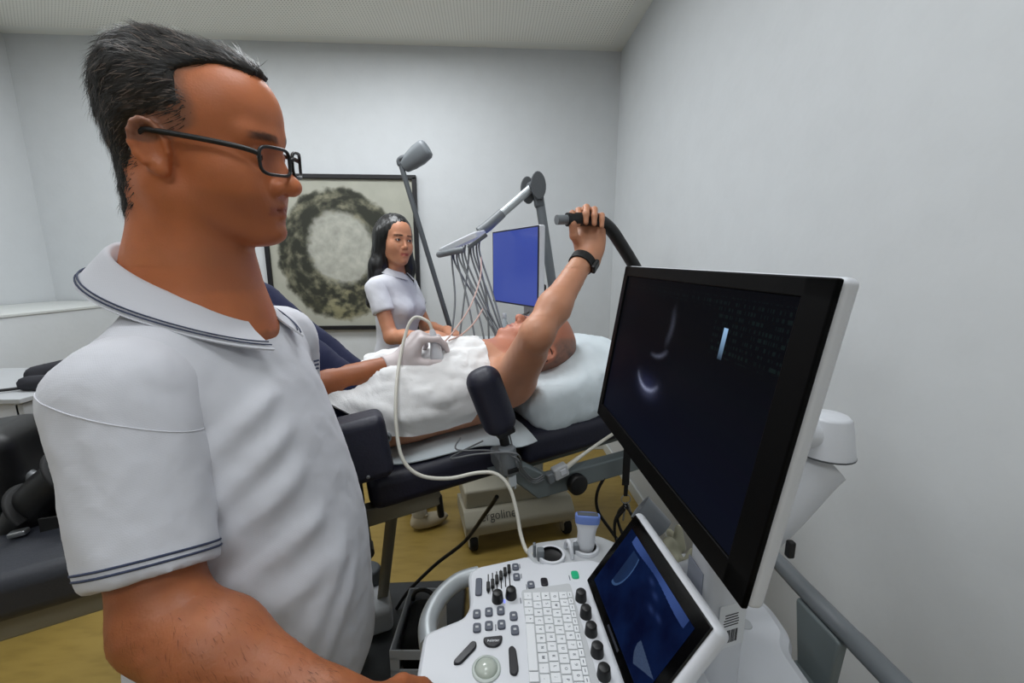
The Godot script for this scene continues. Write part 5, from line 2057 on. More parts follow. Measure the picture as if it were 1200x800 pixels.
	var an: PackedVector3Array = hmesh.surface_get_arrays(0)[Mesh.ARRAY_NORMAL]
	var keep_v := PackedVector3Array()
	var keep_n := PackedVector3Array()
	for i in av.size():
		if (HI * av[i]).length() > 0.07:
			keep_v.append(av[i])
			keep_n.append(an[i])
	var flow := func(p: Vector3) -> Vector3:
		var q := HI * p
		return H.basis * Vector3(-0.9, -0.45 if q.y < 0.09 else 0.1, 0.1).lerp(Vector3(-0.1, -1.0, 0.0), smoothstep(-0.03, -0.085, q.x))
	var so := part(strands(keep_v, keep_n, 11000, flow, 0.017, 0.00042, 5), "strands", mat(Color(0.13, 0.115, 0.10), 0.5), hair)
	so.set_meta("kind", "stuff")
	so = part(strands(keep_v, keep_n, 2200, flow, 0.015, 0.0004, 6), "grey_strands", mat(Color(0.42, 0.36, 0.32), 0.5), hair)
	so.set_meta("kind", "stuff")
	print(" man hair")
	# polo shirt
	var BT := Basis(Vector3(0.995, 0, 0.10), Vector3(0, 1, 0), Vector3(-0.10, 0, 0.995))
	var sp := []
	sp.append(ell(Transform3D(BT, Vector3(-0.435, 1.165, -0.668)), Vector3(0.128, 0.185, 0.178), 0.06))
	sp.append(ell(Transform3D(BT, Vector3(-0.395, 1.00, -0.655)), Vector3(0.150, 0.22, 0.175), 0.08))
	sp.append(ell(Transform3D(BT, Vector3(-0.390, 0.84, -0.645)), Vector3(0.168, 0.20, 0.185), 0.08))
	sp.append(ell(Transform3D(BT, Vector3(-0.405, 0.70, -0.640)), Vector3(0.172, 0.16, 0.195), 0.08))
	sp.append(cone(nb + Vector3(-0.005, -0.072, 0.0), rsh + Vector3(-0.005, 0.0, 0.0), 0.066, 0.066, 0.05))
	sp.append(cone(nb + Vector3(-0.005, -0.072, 0.0), lsh, 0.066, 0.066, 0.05))
	var rdir := (relb - rsh).normalized()
	var rend := rsh + rdir * 0.212
	var ldir := (lelb - lsh).normalized()
	var sr := [cone(rsh, rend + rdir * 0.05, 0.076, 0.057, 0.05)]
	var sl := [cone(lsh, lsh + ldir * 0.19, 0.075, 0.066, 0.05)]
	sp.append(plane(Vector3(-0.40, 0.725, -0.64), Vector3(-0.16, -1, 0.10), 0.01))
	sp.append(plane(nb + Vector3(0.0, 0.035, 0), Vector3(0.32, 1, 0), 0.02))
	var cutR := plane(rend, rdir + Vector3(-0.10, 0, 0.10), 0.004)
	var sn := FastNoiseLite.new()
	sn.seed = 23
	sn.frequency = 5.0
	# creases fanning out from the armpit over the chest and belly: start, end, height, width
	var folds := [[Vector3(-0.365, 1.16, -0.52), Vector3(-0.30, 1.23, -0.60), 0.010, 0.016], [Vector3(-0.36, 1.10, -0.51), Vector3(-0.285, 1.17, -0.58), 0.011, 0.017], [Vector3(-0.36, 1.04, -0.50), Vector3(-0.26, 1.12, -0.58), 0.011, 0.018], [Vector3(-0.35, 0.98, -0.495), Vector3(-0.24, 1.04, -0.58), 0.010, 0.018], [Vector3(-0.34, 0.92, -0.49), Vector3(-0.235, 0.97, -0.57), 0.010, 0.02], [Vector3(-0.30, 0.82, -0.49), Vector3(-0.225, 0.98, -0.60), 0.010, 0.02], [Vector3(-0.27, 0.78, -0.50), Vector3(-0.215, 0.92, -0.60), 0.009, 0.02], [Vector3(-0.44, 1.14, -0.44), Vector3(-0.39, 1.09, -0.40), 0.006, 0.02], [Vector3(-0.49, 1.12, -0.47), Vector3(-0.44, 1.06, -0.42), 0.005, 0.02]]
	var fold := func(p: Vector3, _n: Vector3) -> float:
		var a := sn.get_noise_3d(p.x * 1.2 + p.y * 0.9, p.y * 0.5 - p.x * 0.8, p.z * 1.1)
		var b := sn.get_noise_3d(p.x * 3.0 + p.y * 2.0, p.y * 1.4 - p.x * 2.0, p.z * 2.6 + 5.0)
		var h := 0.006 * a + 0.0022 * absf(b)
		for f in folds:
			var ab: Vector3 = f[1] - f[0]
			var t2 := clampf((p - f[0]).dot(ab) / ab.length_squared(), 0.0, 1.0)
			var e: Vector3 = p - f[0] - ab * t2
			h += f[2] * exp(-e.length_squared() / (f[3] * f[3])) * (0.35 + 0.65 * sin(PI * (0.15 + 0.7 * t2)))
		return h
	var shirt := body_mesh([nets(sp, 0.0075, AABB(Vector3(-0.62, 0.66, -0.95), Vector3(0.46, 0.80, 0.62)))], null, fold)
	var shp := mi(shirt, "polo_shirt", M.polo, t)
	var slr := body_mesh([nets(sr + [cone(rsh + Vector3(0.0, 0.0, -0.05), rsh + Vector3(0.01, -0.01, -0.10), 0.066, 0.05, 0.04), cutR], 0.0065, bounds([rsh, rend], 0.13))], null, fold)
	mi(slr, "sleeve", M.polo, shp)
	var sll := body_mesh([nets(sl + [plane(lsh + ldir * 0.185, ldir, 0.004)], 0.008, bounds([lsh, lsh + ldir * 0.2], 0.11))], null, fold)
	mi(sll, "sleeve", M.polo, shp)
	# stripes and hem seam round the right sleeve
	var srf := sr + [cone(rsh + Vector3(0.0, 0.0, -0.05), rsh + Vector3(0.01, -0.01, -0.10), 0.066, 0.05, 0.04)]
	var cn := (rdir + Vector3(-0.10, 0, 0.10)).normalized()
	var ux := cn.cross(Vector3(1, 0, 0)).normalized()
	var uz := cn.cross(ux)
	for k in 2:
		var ring := []
		for i in 49:
			var a := TAU * i / 48.0
			var c0 := rend - cn * (0.014 + 0.0065 * k)
			var d := ux * cos(a) + uz * sin(a)
			var r0 := 0.02
			for j in 14:
				var e := field(srf, c0 + d * r0)
				r0 -= e * 0.8
			var pp := c0 + d * r0
			ring.append(pp + d * (fold.call(pp, d) + 0.0002))
		var ss := st()
		tube(ss, ring, 0.0014, 6)
		part(ss, "stripe", M.polo_stripe, shp)
	# armhole seam of the near sleeve
	var sm := (rdir + Vector3(-0.6, 0, -0.1)).normalized()
	var sx := sm.cross(Vector3(0, 0, 1)).normalized()
	var sz := sm.cross(sx)
	var seam := []
	for i in 61:
		var a := TAU * i / 60.0
		var c0 := rsh + rdir * 0.012
		var d := sx * cos(a) + sz * sin(a)
		var r0 := 0.03
		for j in 14:
			r0 -= field(srf, c0 + d * r0) * 0.7
		var pp := c0 + d * r0
		seam.append(pp + d * (fold.call(pp, d) + 0.0001))
	var sst := st()
	tube(sst, seam, 0.0008, 6)
	part(sst, "seam", M.polo, shp)
	collar(nb, shp, BT, 1.0)
	# chest mark
	var mk := st()
	for i in 3:
		rbox(mk, Vector3(0.001, 0.0035, 0.012 - i * 0.002), 0.0004, at(Vector3(-0.312, 1.232 - i * 0.007, -0.742), Basis(Vector3(0, 1, 0), -0.4) * Basis(Vector3(0, 0, 1), 0.3)))
	part(mk, "chest_mark", M.polo_stripe, shp)
	print(" man shirt")
	# trousers and shoes
	var hipc := Vector3(-0.405, 0.80, -0.64)
	var lp := [ell(at(hipc), Vector3(0.115, 0.12, 0.16), 0.05)]
	for z in [-0.09, 0.09]:
		lp.append(cone(hipc + Vector3(0, -0.04, z), Vector3(-0.40, 0.45, -0.64 + z * 1.15), 0.088, 0.065, 0.03))
		lp.append(cone(Vector3(-0.40, 0.45, -0.64 + z * 1.15), Vector3(-0.42, 0.075, -0.64 + z * 1.2), 0.065, 0.055, 0.03))
	lp.append(plane(Vector3(0, 0.05, 0), Vector3(0, -1, 0), 0.006))
	mi(body_mesh([nets(lp, 0.014, AABB(Vector3(-0.56, 0.02, -0.86), Vector3(0.32, 0.94, 0.44)))]), "trousers", M.trousers, t)
	for z in [-0.108, 0.108]:
		var sh := [ell(at(Vector3(-0.35, 0.045, -0.64 + z)), Vector3(0.14, 0.05, 0.05), 0.02), ell(at(Vector3(-0.42, 0.06, -0.64 + z)), Vector3(0.06, 0.055, 0.045), 0.03), plane(Vector3(0, 0.003, 0), Vector3(0, -1, 0), 0.006)]
		mi(body_mesh([nets(sh, 0.009, AABB(Vector3(-0.52, -0.02, -0.71 + z), Vector3(0.34, 0.16, 0.14)))]), "shoe", M.white_plastic2, t)
	# gloved left hand on the probe
	var LW := Transform3D(frame_x(Vector3(0.58, 0.80, -0.12), Vector3(-0.70, 0.52, 0.45)), lwr + Vector3(0.010, 0.004, -0.004))
	var gp := hand_prims(LW, 1.0, [[58, 38, 22], [64, 44, 24], [72, 50, 26], [78, 55, 28]], [Vector3(0.45, -0.75, 0.45), Vector3(0.5, -0.85, 0.05), Vector3(0.5, -0.85, -0.1)], 0.6)
	gp.append(cone(lwr - (lwr - lelb).normalized() * 0.045, lwr, 0.0345, 0.031, 0.015))
	gp.append(plane(lwr - (lwr - lelb).normalized() * 0.035, lelb - lwr, 0.003))
	var gm := body_mesh([nets(gp, 0.0032, AABB(lwr - Vector3(0.08, 0.09, 0.11), Vector3(0.24, 0.24, 0.2)))])
	mi(gm, "glove", M.glove, t, Transform3D.IDENTITY, "thin white glove on the hand that holds the probe")
	# the probe in that hand, with its cable back to the cart
	probe_in_hand()

func collar(nb: Vector3, shp: Node, BT: Basis, sc: float) -> void:
	# stand and turned-down leaf round the neck; angle 0 is the throat
	var c := nb + Vector3(0.0, 0.0, 0.003)
	var g := []
	var edge := []
	var edge2 := []
	for i in 57:
		var a := lerpf(0.30, TAU - 0.42, i / 56.0)
		var fr := cos(a)
		var top := c + BT * Vector3(0.088 * fr, 0.010 - 0.052 * fr, 0.083 * sin(a)) * sc
		var out := BT * Vector3(fr, 0, sin(a))
		var tip := pow(maxf(0.0, fr), 3.0)
		var l := (0.052 + 0.016 * tip) * sc
		var dn := Vector3(0, -1, 0)
		var p0 := top - out * 0.006 - Vector3(0, 0.034, 0)
		var p1 := top - out * 0.001 + Vector3(0, -0.006, 0)
		var p2 := top + out * 0.003
		var p3 := top + out * 0.009 + Vector3(0, -0.004, 0)
		var p4 := top + out * l * 0.46 + dn * l * 0.42
		var p5 := top + out * l * 0.80 + dn * l * 0.84 + BT.x * 0.012 * tip
		var row := [p0, p1, p2, p3, p3.lerp(p4, 0.5), p4, p4.lerp(p5, 0.5), p5]
		row.reverse()
		g.append(row)
		edge.append(p4.lerp(p5, 0.80) + out * 0.002 + Vector3(0, 0.0012, 0))
		edge2.append(p4.lerp(p5, 0.64) + out * 0.002 + Vector3(0, 0.0012, 0))
	var s := st()
	sheet(s, g, -0.003)
	var cm := part(s, "collar", M.polo, shp)
	for e in [edge, edge2]:
		s = st()
		tube(s, e, 0.0011, 6)
		part(s, "stripe", M.polo_stripe, cm)
	# button placket below the throat
	s = st()
	var f0 := c + BT * Vector3(0.090, -0.045, 0.0)
	var path := []
	for i in 6:
		path.append(f0 + BT * Vector3(0.006 * i, -0.024 * i, -0.004))
	tube(s, path, 0.014, 8, 0.25, BT.x)
	part(s, "placket", M.polo, shp)

func probe_in_hand() -> void:
	var tip := Vector3(-0.142, 1.142, -1.118)
	var topp := Vector3(-0.155, 1.225, -1.122)
	var ax := (topp - tip).normalized()
	var t := thing("sector_probe", "white ultrasound probe held in the gloved hand on the patient's chest", "probe", at(tip, aim(ax)))
	var s := st()
	loft(s, [-0.002, 0.002, 0.012, 0.026, 0.045, 0.065, 0.082, 0.09], [0.012, 0.0165, 0.0185, 0.0165, 0.0125, 0.011, 0.0085, 0.005], [0.010, 0.014, 0.0155, 0.0145, 0.0115, 0.010, 0.0085, 0.005], 2.2)
	part(s, "grip", M.white_plastic, t)
	s = st()
	loft(s, [-0.007, -0.004, -0.001], [0.008, 0.0125, 0.013], [0.007, 0.0105, 0.011], 2.2)
	part(s, "lens", M.grey_plastic, t)
	s = st()
	var inv := t.transform.affine_inverse()
	var pts := []
	for w in [Vector3(-0.155, 1.225, -1.122), Vector3(-0.165, 1.250, -1.125), Vector3(-0.196, 1.263, -1.13), Vector3(-0.214, 1.250, -1.12), Vector3(-0.225, 1.215, -1.10), Vector3(-0.232, 1.165, -1.06), Vector3(-0.232, 1.10, -1.00), Vector3(-0.224, 1.02, -0.945), Vector3(-0.205, 0.955, -0.91), Vector3(-0.165, 0.918, -0.90), Vector3(-0.10, 0.905, -0.905), Vector3(-0.03, 0.912, -0.915), Vector3(0.015, 0.910, -0.91), Vector3(0.045, 0.885, -0.89), Vector3(0.06, 0.84, -0.865), Vector3(0.068, 0.80, -0.835), Vector3(0.078, 0.785, -0.80), Vector3(0.092, 0.793, -0.775)]:
		pts.append(inv * w)
	tube(s, smooth_path(pts, 7), 0.0045, 10)
	part(s, "cable", M.cable_white, t)

# ------------------------------------------------------------------ the woman behind the bed
func woman() -> void:
	var s := 0.93
	var H := Transform3D(Basis(Vector3(0.646, 0.012, 0.763), Vector3(0.035, 0.998, -0.045), Vector3(-0.763, 0.056, 0.645)).orthonormalized(), Vector3(-0.454, 1.518, -2.10))
	var HI := H.affine_inverse()
	var t := thing("person", "dark-haired woman in a white polo shirt standing behind the bed", "person")
	var nb := Vector3(-0.475, 1.37, -2.125)
	var rsh := Vector3(-0.530, 1.300, -1.98)
	var lsh := Vector3(-0.432, 1.300, -2.27)
	var relb := Vector3(-0.455, 1.075, -1.915)
	var rwr := Vector3(-0.235, 1.095, -1.79)
	var lelb := Vector3(-0.345, 1.07, -2.26)
	var lwr := Vector3(-0.20, 1.075, -2.05)
	var hp := head_prims(H, s, {"eyes": 0.85, "brow": 0.7, "nose": 0.82, "jaw": 0.84})
	hp.append(cone(H * Vector3(-0.03, -0.05, 0), nb, 0.044, 0.048, 0.025))
	hp.append(cone(nb, nb + Vector3(0.0, -0.08, 0.0), 0.05, 0.07, 0.04))
	var ap := []
	ap.append(cone(nb + Vector3(0, -0.08, 0), Vector3(-0.45, 1.1, -2.11), 0.06, 0.07, 0.04))
	ap.append(cone(nb + Vector3(0, -0.08, 0), rsh, 0.04, 0.036, 0.04))
	ap.append(cone(nb + Vector3(0, -0.08, 0), lsh, 0.04, 0.036, 0.04))
	for a in [[rsh, relb, rwr], [lsh, lelb, lwr]]:
		ap.append(cone(a[0], a[1], 0.038, 0.033, 0.025))
		ap.append(cone(a[1], a[1].lerp(a[2], 0.3), 0.032, 0.034, 0.02))
		ap.append(cone(a[1].lerp(a[2], 0.3), a[2], 0.034, 0.022, 0.02))
	var RW := Transform3D(frame_x(Vector3(0.85, -0.10, 0.45), Vector3(0.1, 1, 0.1)), rwr)
	var LW := Transform3D(frame_x(Vector3(0.55, -0.12, 0.8), Vector3(0.1, 1, 0.1)), lwr)
	RW.basis.z = -RW.basis.z
	var rh := hand_prims(RW, 0.88, [[25, 35, 20], [28, 40, 22], [30, 42, 24], [32, 42, 24]], [Vector3(0.7, -0.4, 0.6), Vector3(0.9, -0.4, 0.2), Vector3(0.9, -0.4, 0.0)])
	var lh := hand_prims(LW, 0.88, [[20, 30, 20], [24, 34, 22], [26, 36, 24], [30, 36, 24]], [Vector3(0.7, -0.4, 0.6), Vector3(0.9, -0.4, 0.2), Vector3(0.9, -0.4, 0.0)])
	var hb := AABB(H.origin - Vector3(0.14, 0.15, 0.14), Vector3(0.28, 0.30, 0.28))
	var rb := AABB(Vector3(-0.27, 0.98, -2.10), Vector3(0.27, 0.19, 0.42))
	var base := lin(Color(0.74, 0.51, 0.385))
	var nz := FastNoiseLite.new()
	nz.seed = 7
	nz.frequency = 25.0
	var skin := func(p: Vector3) -> Color:
		var q := (HI * p) / s
		var c: Color = base * (1.0 + 0.06 * nz.get_noise_3dv(p))
		if q.length() < 0.2:
			var az := absf(q.z)
			c = c.lerp(lin(Color(0.62, 0.27, 0.24)), 0.85 * smoothstep(0.0095, 0.005, absf(q.y + 0.0685)) * smoothstep(0.025, 0.019, az) * smoothstep(0.078, 0.086, q.x))
			var by := 0.0265 - 2.0 * pow(az - 0.030, 2.0)
			c = c.lerp(lin(Color(0.07, 0.045, 0.04)), 0.9 * smoothstep(0.0048, 0.0022, absf(q.y - by)) * smoothstep(0.010, 0.014, az) * smoothstep(0.056, 0.048, az) * smoothstep(0.05, 0.06, q.x))
			# eyeliner round the lids
			var ed := Vector2((az - 0.032) / 0.0145, (q.y - 0.004) / 0.0062).length()
			c = c.lerp(lin(Color(0.09, 0.06, 0.055)), 0.8 * smoothstep(1.25, 0.95, ed) * smoothstep(0.06, 0.07, q.x))
		return c
	var all := hp + ap + rh + lh
	var sk := body_mesh([nets(hp + ap, 0.0042, hb), nets(all, 0.011, bounds([rsh, lsh, relb, lelb, rwr, lwr, nb, Vector3(-0.45, 1.06, -2.11)], 0.1), [hb.grow(-0.030), rb.grow(-0.030)]), nets(all, 0.0046, rb)], skin)
	mi(sk, "body", skin_mat(), t)
	eyeballs(H, s, t, Color(0.10, 0.06, 0.04), Vector3(1, 0.0, -0.15))
	# long dark hair parted in the middle
	var hpz := [ell(Transform3D(H.basis, H * (Vector3(-0.022, 0.048, 0) * s)), Vector3(0.112, 0.102, 0.090) * s, 0.02),
		cone(H * (Vector3(-0.055, 0.02, 0.0) * s), H * (Vector3(-0.105, -0.27, 0.01)), 0.084, 0.085, 0.03),
		cone(H * Vector3(-0.02, 0.03, 0.062), H * Vector3(-0.035, -0.12, 0.078), 0.030, 0.034, 0.03),
		cone(H * Vector3(-0.035, -0.12, 0.078), H * Vector3(-0.075, -0.30, 0.085), 0.040, 0.034, 0.03),
		cone(H * Vector3(-0.02, 0.03, -0.062), H * Vector3(-0.020, -0.12, -0.080), 0.030, 0.034, 0.03),
		cone(H * Vector3(-0.020, -0.12, -0.080), H * Vector3(-0.03, -0.24, -0.085), 0.034, 0.028, 0.03),
		ell(Transform3D(H.basis, H * (Vector3(0.075, -0.012, 0.0) * s)), Vector3(0.064, 0.082, 0.056) * s, 0.03, 1),
		ell(Transform3D(H.basis, H * (Vector3(0.06, -0.10, 0.0) * s)), Vector3(0.085, 0.10, 0.055) * s, 0.012, 1)]
	var wn := FastNoiseLite.new()
	wn.seed = 3
	wn.frequency = 18.0
	var hm := mat(Color(0.028, 0.022, 0.022), 0.4)
	var hmesh := body_mesh([nets(hpz, 0.0048, bounds([H * Vector3(0.11, 0.15, 0.12), H * Vector3(-0.18, -0.31, -0.13), H * Vector3(-0.18, 0.15, 0.13), H * Vector3(0.1, -0.31, -0.12)], 0.02))], null, func(p: Vector3, _n: Vector3) -> float:
		var q := HI * p
		return 0.004 * wn.get_noise_3d(q.x * 2.0, q.y * 0.25, q.z * 2.0))
	mi(hmesh, "hair", hm, t)
	# polo shirt
	var BT := Basis(Vector3(0.95, 0, 0.312), Vector3(0, 1, 0), Vector3(-0.312, 0, 0.95))
	var sp := []
	sp.append(ell(Transform3D(BT, Vector3(-0.462, 1.22, -2.115)), Vector3(0.092, 0.15, 0.145), 0.05))
	for z in [-0.062, 0.062]:
		sp.append(ell(at(Vector3(-0.462, 1.195, -2.115) + BT * Vector3(0.068, -0.005, z)), Vector3(0.055, 0.055, 0.055), 0.04))
	sp.append(ell(Transform3D(BT, Vector3(-0.468, 1.05, -2.11)), Vector3(0.088, 0.17, 0.128), 0.06))
	sp.append(ell(Transform3D(BT, Vector3(-0.472, 0.90, -2.11)), Vector3(0.105, 0.15, 0.16), 0.06))
	sp.append(cone(nb + Vector3(0, -0.04, 0), rsh, 0.05, 0.05, 0.04))
	sp.append(cone(nb + Vector3(0, -0.04, 0), lsh, 0.05, 0.05, 0.04))
	sp.append(plane(Vector3(0, 0.82, 0), Vector3(0, -1, 0), 0.006))
	sp.append(plane(nb + Vector3(0, 0.01, 0), BT * Vector3(0.25, 1, 0), 0.01))
	var sn := FastNoiseLite.new()
	sn.seed = 29
	sn.frequency = 9.0
	var fold := func(p: Vector3, _n: Vector3) -> float: return 0.006 * sn.get_noise_3d(p.x + p.y, p.y * 0.6 - p.x * 0.6, p.z)
	var shp := mi(body_mesh([nets(sp, 0.0095, AABB(Vector3(-0.68, 0.76, -2.36), Vector3(0.48, 0.70, 0.48)))], null, fold), "polo_shirt", M.polo, t)
	for a in [[rsh, relb], [lsh, lelb]]:
		var d: Vector3 = (a[1] - a[0]).normalized()
		var e: Vector3 = a[0] + d * 0.125
		mi(body_mesh([nets([cone(a[0], a[0] + d * 0.17, 0.050, 0.051, 0.03), plane(e, d, 0.003)], 0.0075, bounds([a[0], e], 0.09))], null, fold), "sleeve", M.polo, shp)
	collar_small(nb, shp, BT)
	# dark band on the right wrist
	var band := st()
	var dirw := (rwr - relb).normalized()
	tube(band, [rwr - dirw * 0.022, rwr - dirw * 0.010], 0.0255, 16)
	part(band, "wristband", M.black, t)
	# white trousers and beige shoes
	var lp := [ell(at(Vector3(-0.472, 0.86, -2.11)), Vector3(0.10, 0.11, 0.14), 0.05)]
	var feet := [Vector3(-0.385, 0.05, -2.03), Vector3(-0.46, 0.05, -2.20)]
	for k in 2:
		var f: Vector3 = feet[k]
		var hipj := Vector3(-0.472, 0.82, -2.11) + BT * Vector3(0, 0, 0.07 if k == 0 else -0.07)
		var knee := hipj.lerp(f, 0.52) + BT * Vector3(0.02, 0, 0)
		lp.append(cone(hipj, knee, 0.078, 0.055, 0.03))
		lp.append(cone(knee, f + Vector3(0, 0.05, 0), 0.055, 0.042, 0.03))
	mi(body_mesh([nets(lp, 0.016, AABB(Vector3(-0.62, 0.03, -2.34), Vector3(0.34, 0.98, 0.46)))]), "trousers", mat(Color(0.74, 0.74, 0.73), 0.9), t)
	for k in 2:
		var f: Vector3 = feet[k]
		var fb := frame_x(Vector3(0.85, 0, -0.35), Vector3(0, 1, 0))
		var sh := [ell(at(f + fb * Vector3(0.055, -0.012, 0), fb), Vector3(0.105, 0.038, 0.042), 0.02), ell(at(f + Vector3(0, 0.01, 0), fb), Vector3(0.045, 0.045, 0.038), 0.02), plane(Vector3(0, 0.004, 0), Vector3(0, -1, 0), 0.004)]
		var so := mi(body_mesh([nets(sh, 0.008, bounds([f + fb * Vector3(-0.06, 0, 0), f + fb * Vector3(0.17, 0.05, 0)], 0.06))]), "shoe", mat(Color(0.70, 0.66, 0.57), 0.7), t)
		var bs := st()
		tube(bs, [f + fb * Vector3(0.028, 0.036, -0.035), f + fb * Vector3(0.032, 0.046, 0.0), f + fb * Vector3(0.028, 0.036, 0.035)], 0.012, 6, 0.4)
		part(bs, "strap", mat(Color(0.62, 0.58, 0.50), 0.7), so)

func collar_small(nb: Vector3, shp: Node, BT: Basis) -> void:
	var c := nb + Vector3(0.0, 0.018, 0)
	var g := []
	for i in 33:
		var a := lerpf(0.28, TAU - 0.28, i / 32.0)
		var fr := cos(a)
		var top := c + BT * Vector3(0.060 * fr, 0.008 - 0.026 * fr, 0.062 * sin(a))
		var out := BT * Vector3(fr, 0, sin(a))
		var l := 0.040 + 0.012 * pow(maxf(0.0, fr), 3.0)
		var row := [top + out * l * 0.75 - Vector3(0, l * 0.72, 0), top + out * l * 0.42 - Vector3(0, l * 0.33, 0), top + out * 0.008 - Vector3(0, 0.002, 0), top, top - out * 0.004 - Vector3(0, 0.025, 0)]
		g.append(row)
	var s := st()
	sheet(s, g, -0.003)
	part(s, "collar", M.polo, shp)

# ------------------------------------------------------------------ the patient
func patient() -> void:
	var H := Transform3D(Basis(Vector3(-0.345, 0.938, 0.02), Vector3(0.928, 0.345, -0.135), Vector3(-0.135, -0.03, -0.99)).orthonormalized(), Vector3(0.168, 1.141, -1.33))
	var HI := H.affine_inverse()
	var t := thing("person", "patient with a bare chest lying on the bed, one arm raised to a grab bar", "person")
	var L := func(x: float, y: float, z: float) -> Vector3: return TB * Vector3(x, y, z)
	var lsh: Vector3 = L.call(0.325, 0.145, -0.085)
	var lelb: Vector3 = L.call(0.322, 0.314, 0.115)
	var lwr := Vector3(0.272, 1.437, -1.122)
	var rsh: Vector3 = L.call(0.33, 0.125, -0.37)
	var relb: Vector3 = L.call(0.06, 0.07, -0.46)
	var rwr: Vector3 = L.call(-0.17, 0.08, -0.45)
	var hp := head_prims(H, 1.0, {"eyes": 0.9, "brow": 1.05, "nose": 1.08})
	var neck: Vector3 = L.call(0.345, 0.155, -0.215)
	hp.append(cone(H * Vector3(-0.03, -0.045, 0), neck, 0.056, 0.06, 0.03))
	hp.append(cone(H * Vector3(0.02, -0.085, 0), neck + TB.basis * Vector3(-0.02, 0.03, 0), 0.038, 0.045, 0.03))
	var tp := []
	tp.append(ell(TB * at(Vector3(0.215, 0.125, -0.215)), Vector3(0.175, 0.125, 0.175), 0.05))
	tp.append(ell(TB * at(Vector3(0.04, 0.118, -0.215)), Vector3(0.21, 0.125, 0.172), 0.05))
	tp.append(ell(TB * at(Vector3(-0.12, 0.105, -0.215)), Vector3(0.15, 0.10, 0.17), 0.05))
	var ap := []
	ap.append(cone(neck, L.call(0.28, 0.14, -0.215), 0.07, 0.1, 0.05))
	ap.append(cone(L.call(0.30, 0.14, -0.2), lsh, 0.07, 0.058, 0.05))
	ap.append(cone(L.call(0.24, 0.12, -0.12), lsh, 0.06, 0.055, 0.05))
	ap.append(cone(lsh, lelb, 0.056, 0.040, 0.04))
	ap.append(cone(lsh.lerp(lelb, 0.2) + TB.basis * Vector3(0.012, -0.02, 0), lsh.lerp(lelb, 0.7) + TB.basis * Vector3(0.012, -0.01, 0), 0.042, 0.034, 0.03))
	ap.append(cone(lelb, lelb.lerp(lwr, 0.3), 0.036, 0.040, 0.025))
	ap.append(cone(lelb.lerp(lwr, 0.3), lwr, 0.040, 0.0265, 0.025))
	ap.append(cone(L.call(0.30, 0.12, -0.25), rsh, 0.07, 0.055, 0.05))
	ap.append(cone(rsh, relb, 0.05, 0.042, 0.03))
	ap.append(cone(relb, rwr, 0.042, 0.028, 0.03))
	# raised left hand: palm towards the camera, fingers over the bar, thumb up at the left
	var grip := Vector3(0.272, 1.522, -1.113)
	var LW := Transform3D(frame_x(Vector3(0.02, 0.98, -0.18), Vector3(0.25, 0.18, -1.0)), lwr)
	LW.origin = grip - LW.basis.x * 0.087 + LW.basis.y * 0.0285
	if LW.basis.z.x > 0.0:
		LW.basis.z = -LW.basis.z
	var lh := hand_prims(LW, 1.0, [[60, 80, 42], [60, 80, 42], [60, 80, 42], [58, 78, 40]], [Vector3(0.42, -0.85, 0.36), Vector3(0.86, -0.48, 0.10), Vector3(0.99, 0.02, 0.02)], 0.5)
	var RW := Transform3D(frame_x(rwr - relb, TB.basis.y), rwr)
	var rh := hand_prims(RW, 1.0, [[20, 30, 20], [22, 32, 20], [24, 34, 22], [26, 34, 22]], [Vector3(0.7, -0.4, 0.6), Vector3(0.9, -0.4, 0.2), Vector3(0.9, -0.4, 0.0)])
	var hb := AABB(H.origin - Vector3(0.165, 0.135, 0.13), Vector3(0.31, 0.28, 0.26))
	var wb := AABB(lwr - Vector3(0.10, 0.04, 0.10), Vector3(0.21, 0.21, 0.19))
	var base := lin(Color(0.74, 0.52, 0.40))
	var ruddy := lin(Color(0.72, 0.43, 0.35))
	var stub := lin(Color(0.45, 0.40, 0.37))
	var nz := FastNoiseLite.new()
	nz.seed = 8
	nz.frequency = 22.0
	var skin := func(p: Vector3) -> Color:
		var q := HI * p
		var v := nz.get_noise_3dv(p)
		var c: Color = base * (1.0 + 0.08 * v)
		if q.length() < 0.19:
			var az := absf(q.z)
			c = c.lerp(ruddy, 0.55)
			c = c.lerp(lin(Color(0.58, 0.33, 0.30)), 0.7 * smoothstep(0.008, 0.004, absf(q.y + 0.0685)) * smoothstep(0.025, 0.019, az) * smoothstep(0.080, 0.088, q.x))
			# short grey hair round the back and sides
			var hr := smoothstep(0.012, -0.012, q.x - step_curve(q.y, [Vector2(-0.1, -0.07), Vector2(-0.01, -0.035), Vector2(0.02, 0.0), Vector2(0.06, 0.012), Vector2(0.12, -0.02)]))
			var ear := smoothstep(0.034, 0.040, Vector2(q.x + 0.014, q.y + 0.004).length())
			c = c.lerp(stub * (0.9 + 0.5 * v), hr * ear * (0.55 + 0.6 * absf(v)))
			var by := 0.0275 - 2.0 * pow(az - 0.030, 2.0)
			c = c.lerp(stub, 0.6 * smoothstep(0.006, 0.003, absf(q.y - by)) * smoothstep(0.010, 0.014, az) * smoothstep(0.055, 0.046, az) * smoothstep(0.05, 0.06, q.x))
		return c
	var all := hp + tp + ap + lh + rh
	var sk := body_mesh([nets(hp + tp + ap, 0.0042, hb), nets(all, 0.011, bounds([L.call(-0.32, 0.0, -0.55), L.call(0.42, 0.28, 0.0), L.call(0.42, 0.28, -0.5), lelb, lwr, rwr], 0.09), [hb.grow(-0.030), wb.grow(-0.030)]), nets(all, 0.0036, wb)], skin)
	mi(sk, "body", skin_mat(), t)
	print(" patient body")
	eyeballs(H, 1.0, t, Color(0.2, 0.25, 0.3), Vector3(1, 0, 0))
	glasses(H, 1.0, t, M.black, 0.0215, 0.0165, 0.0011, 2.4)
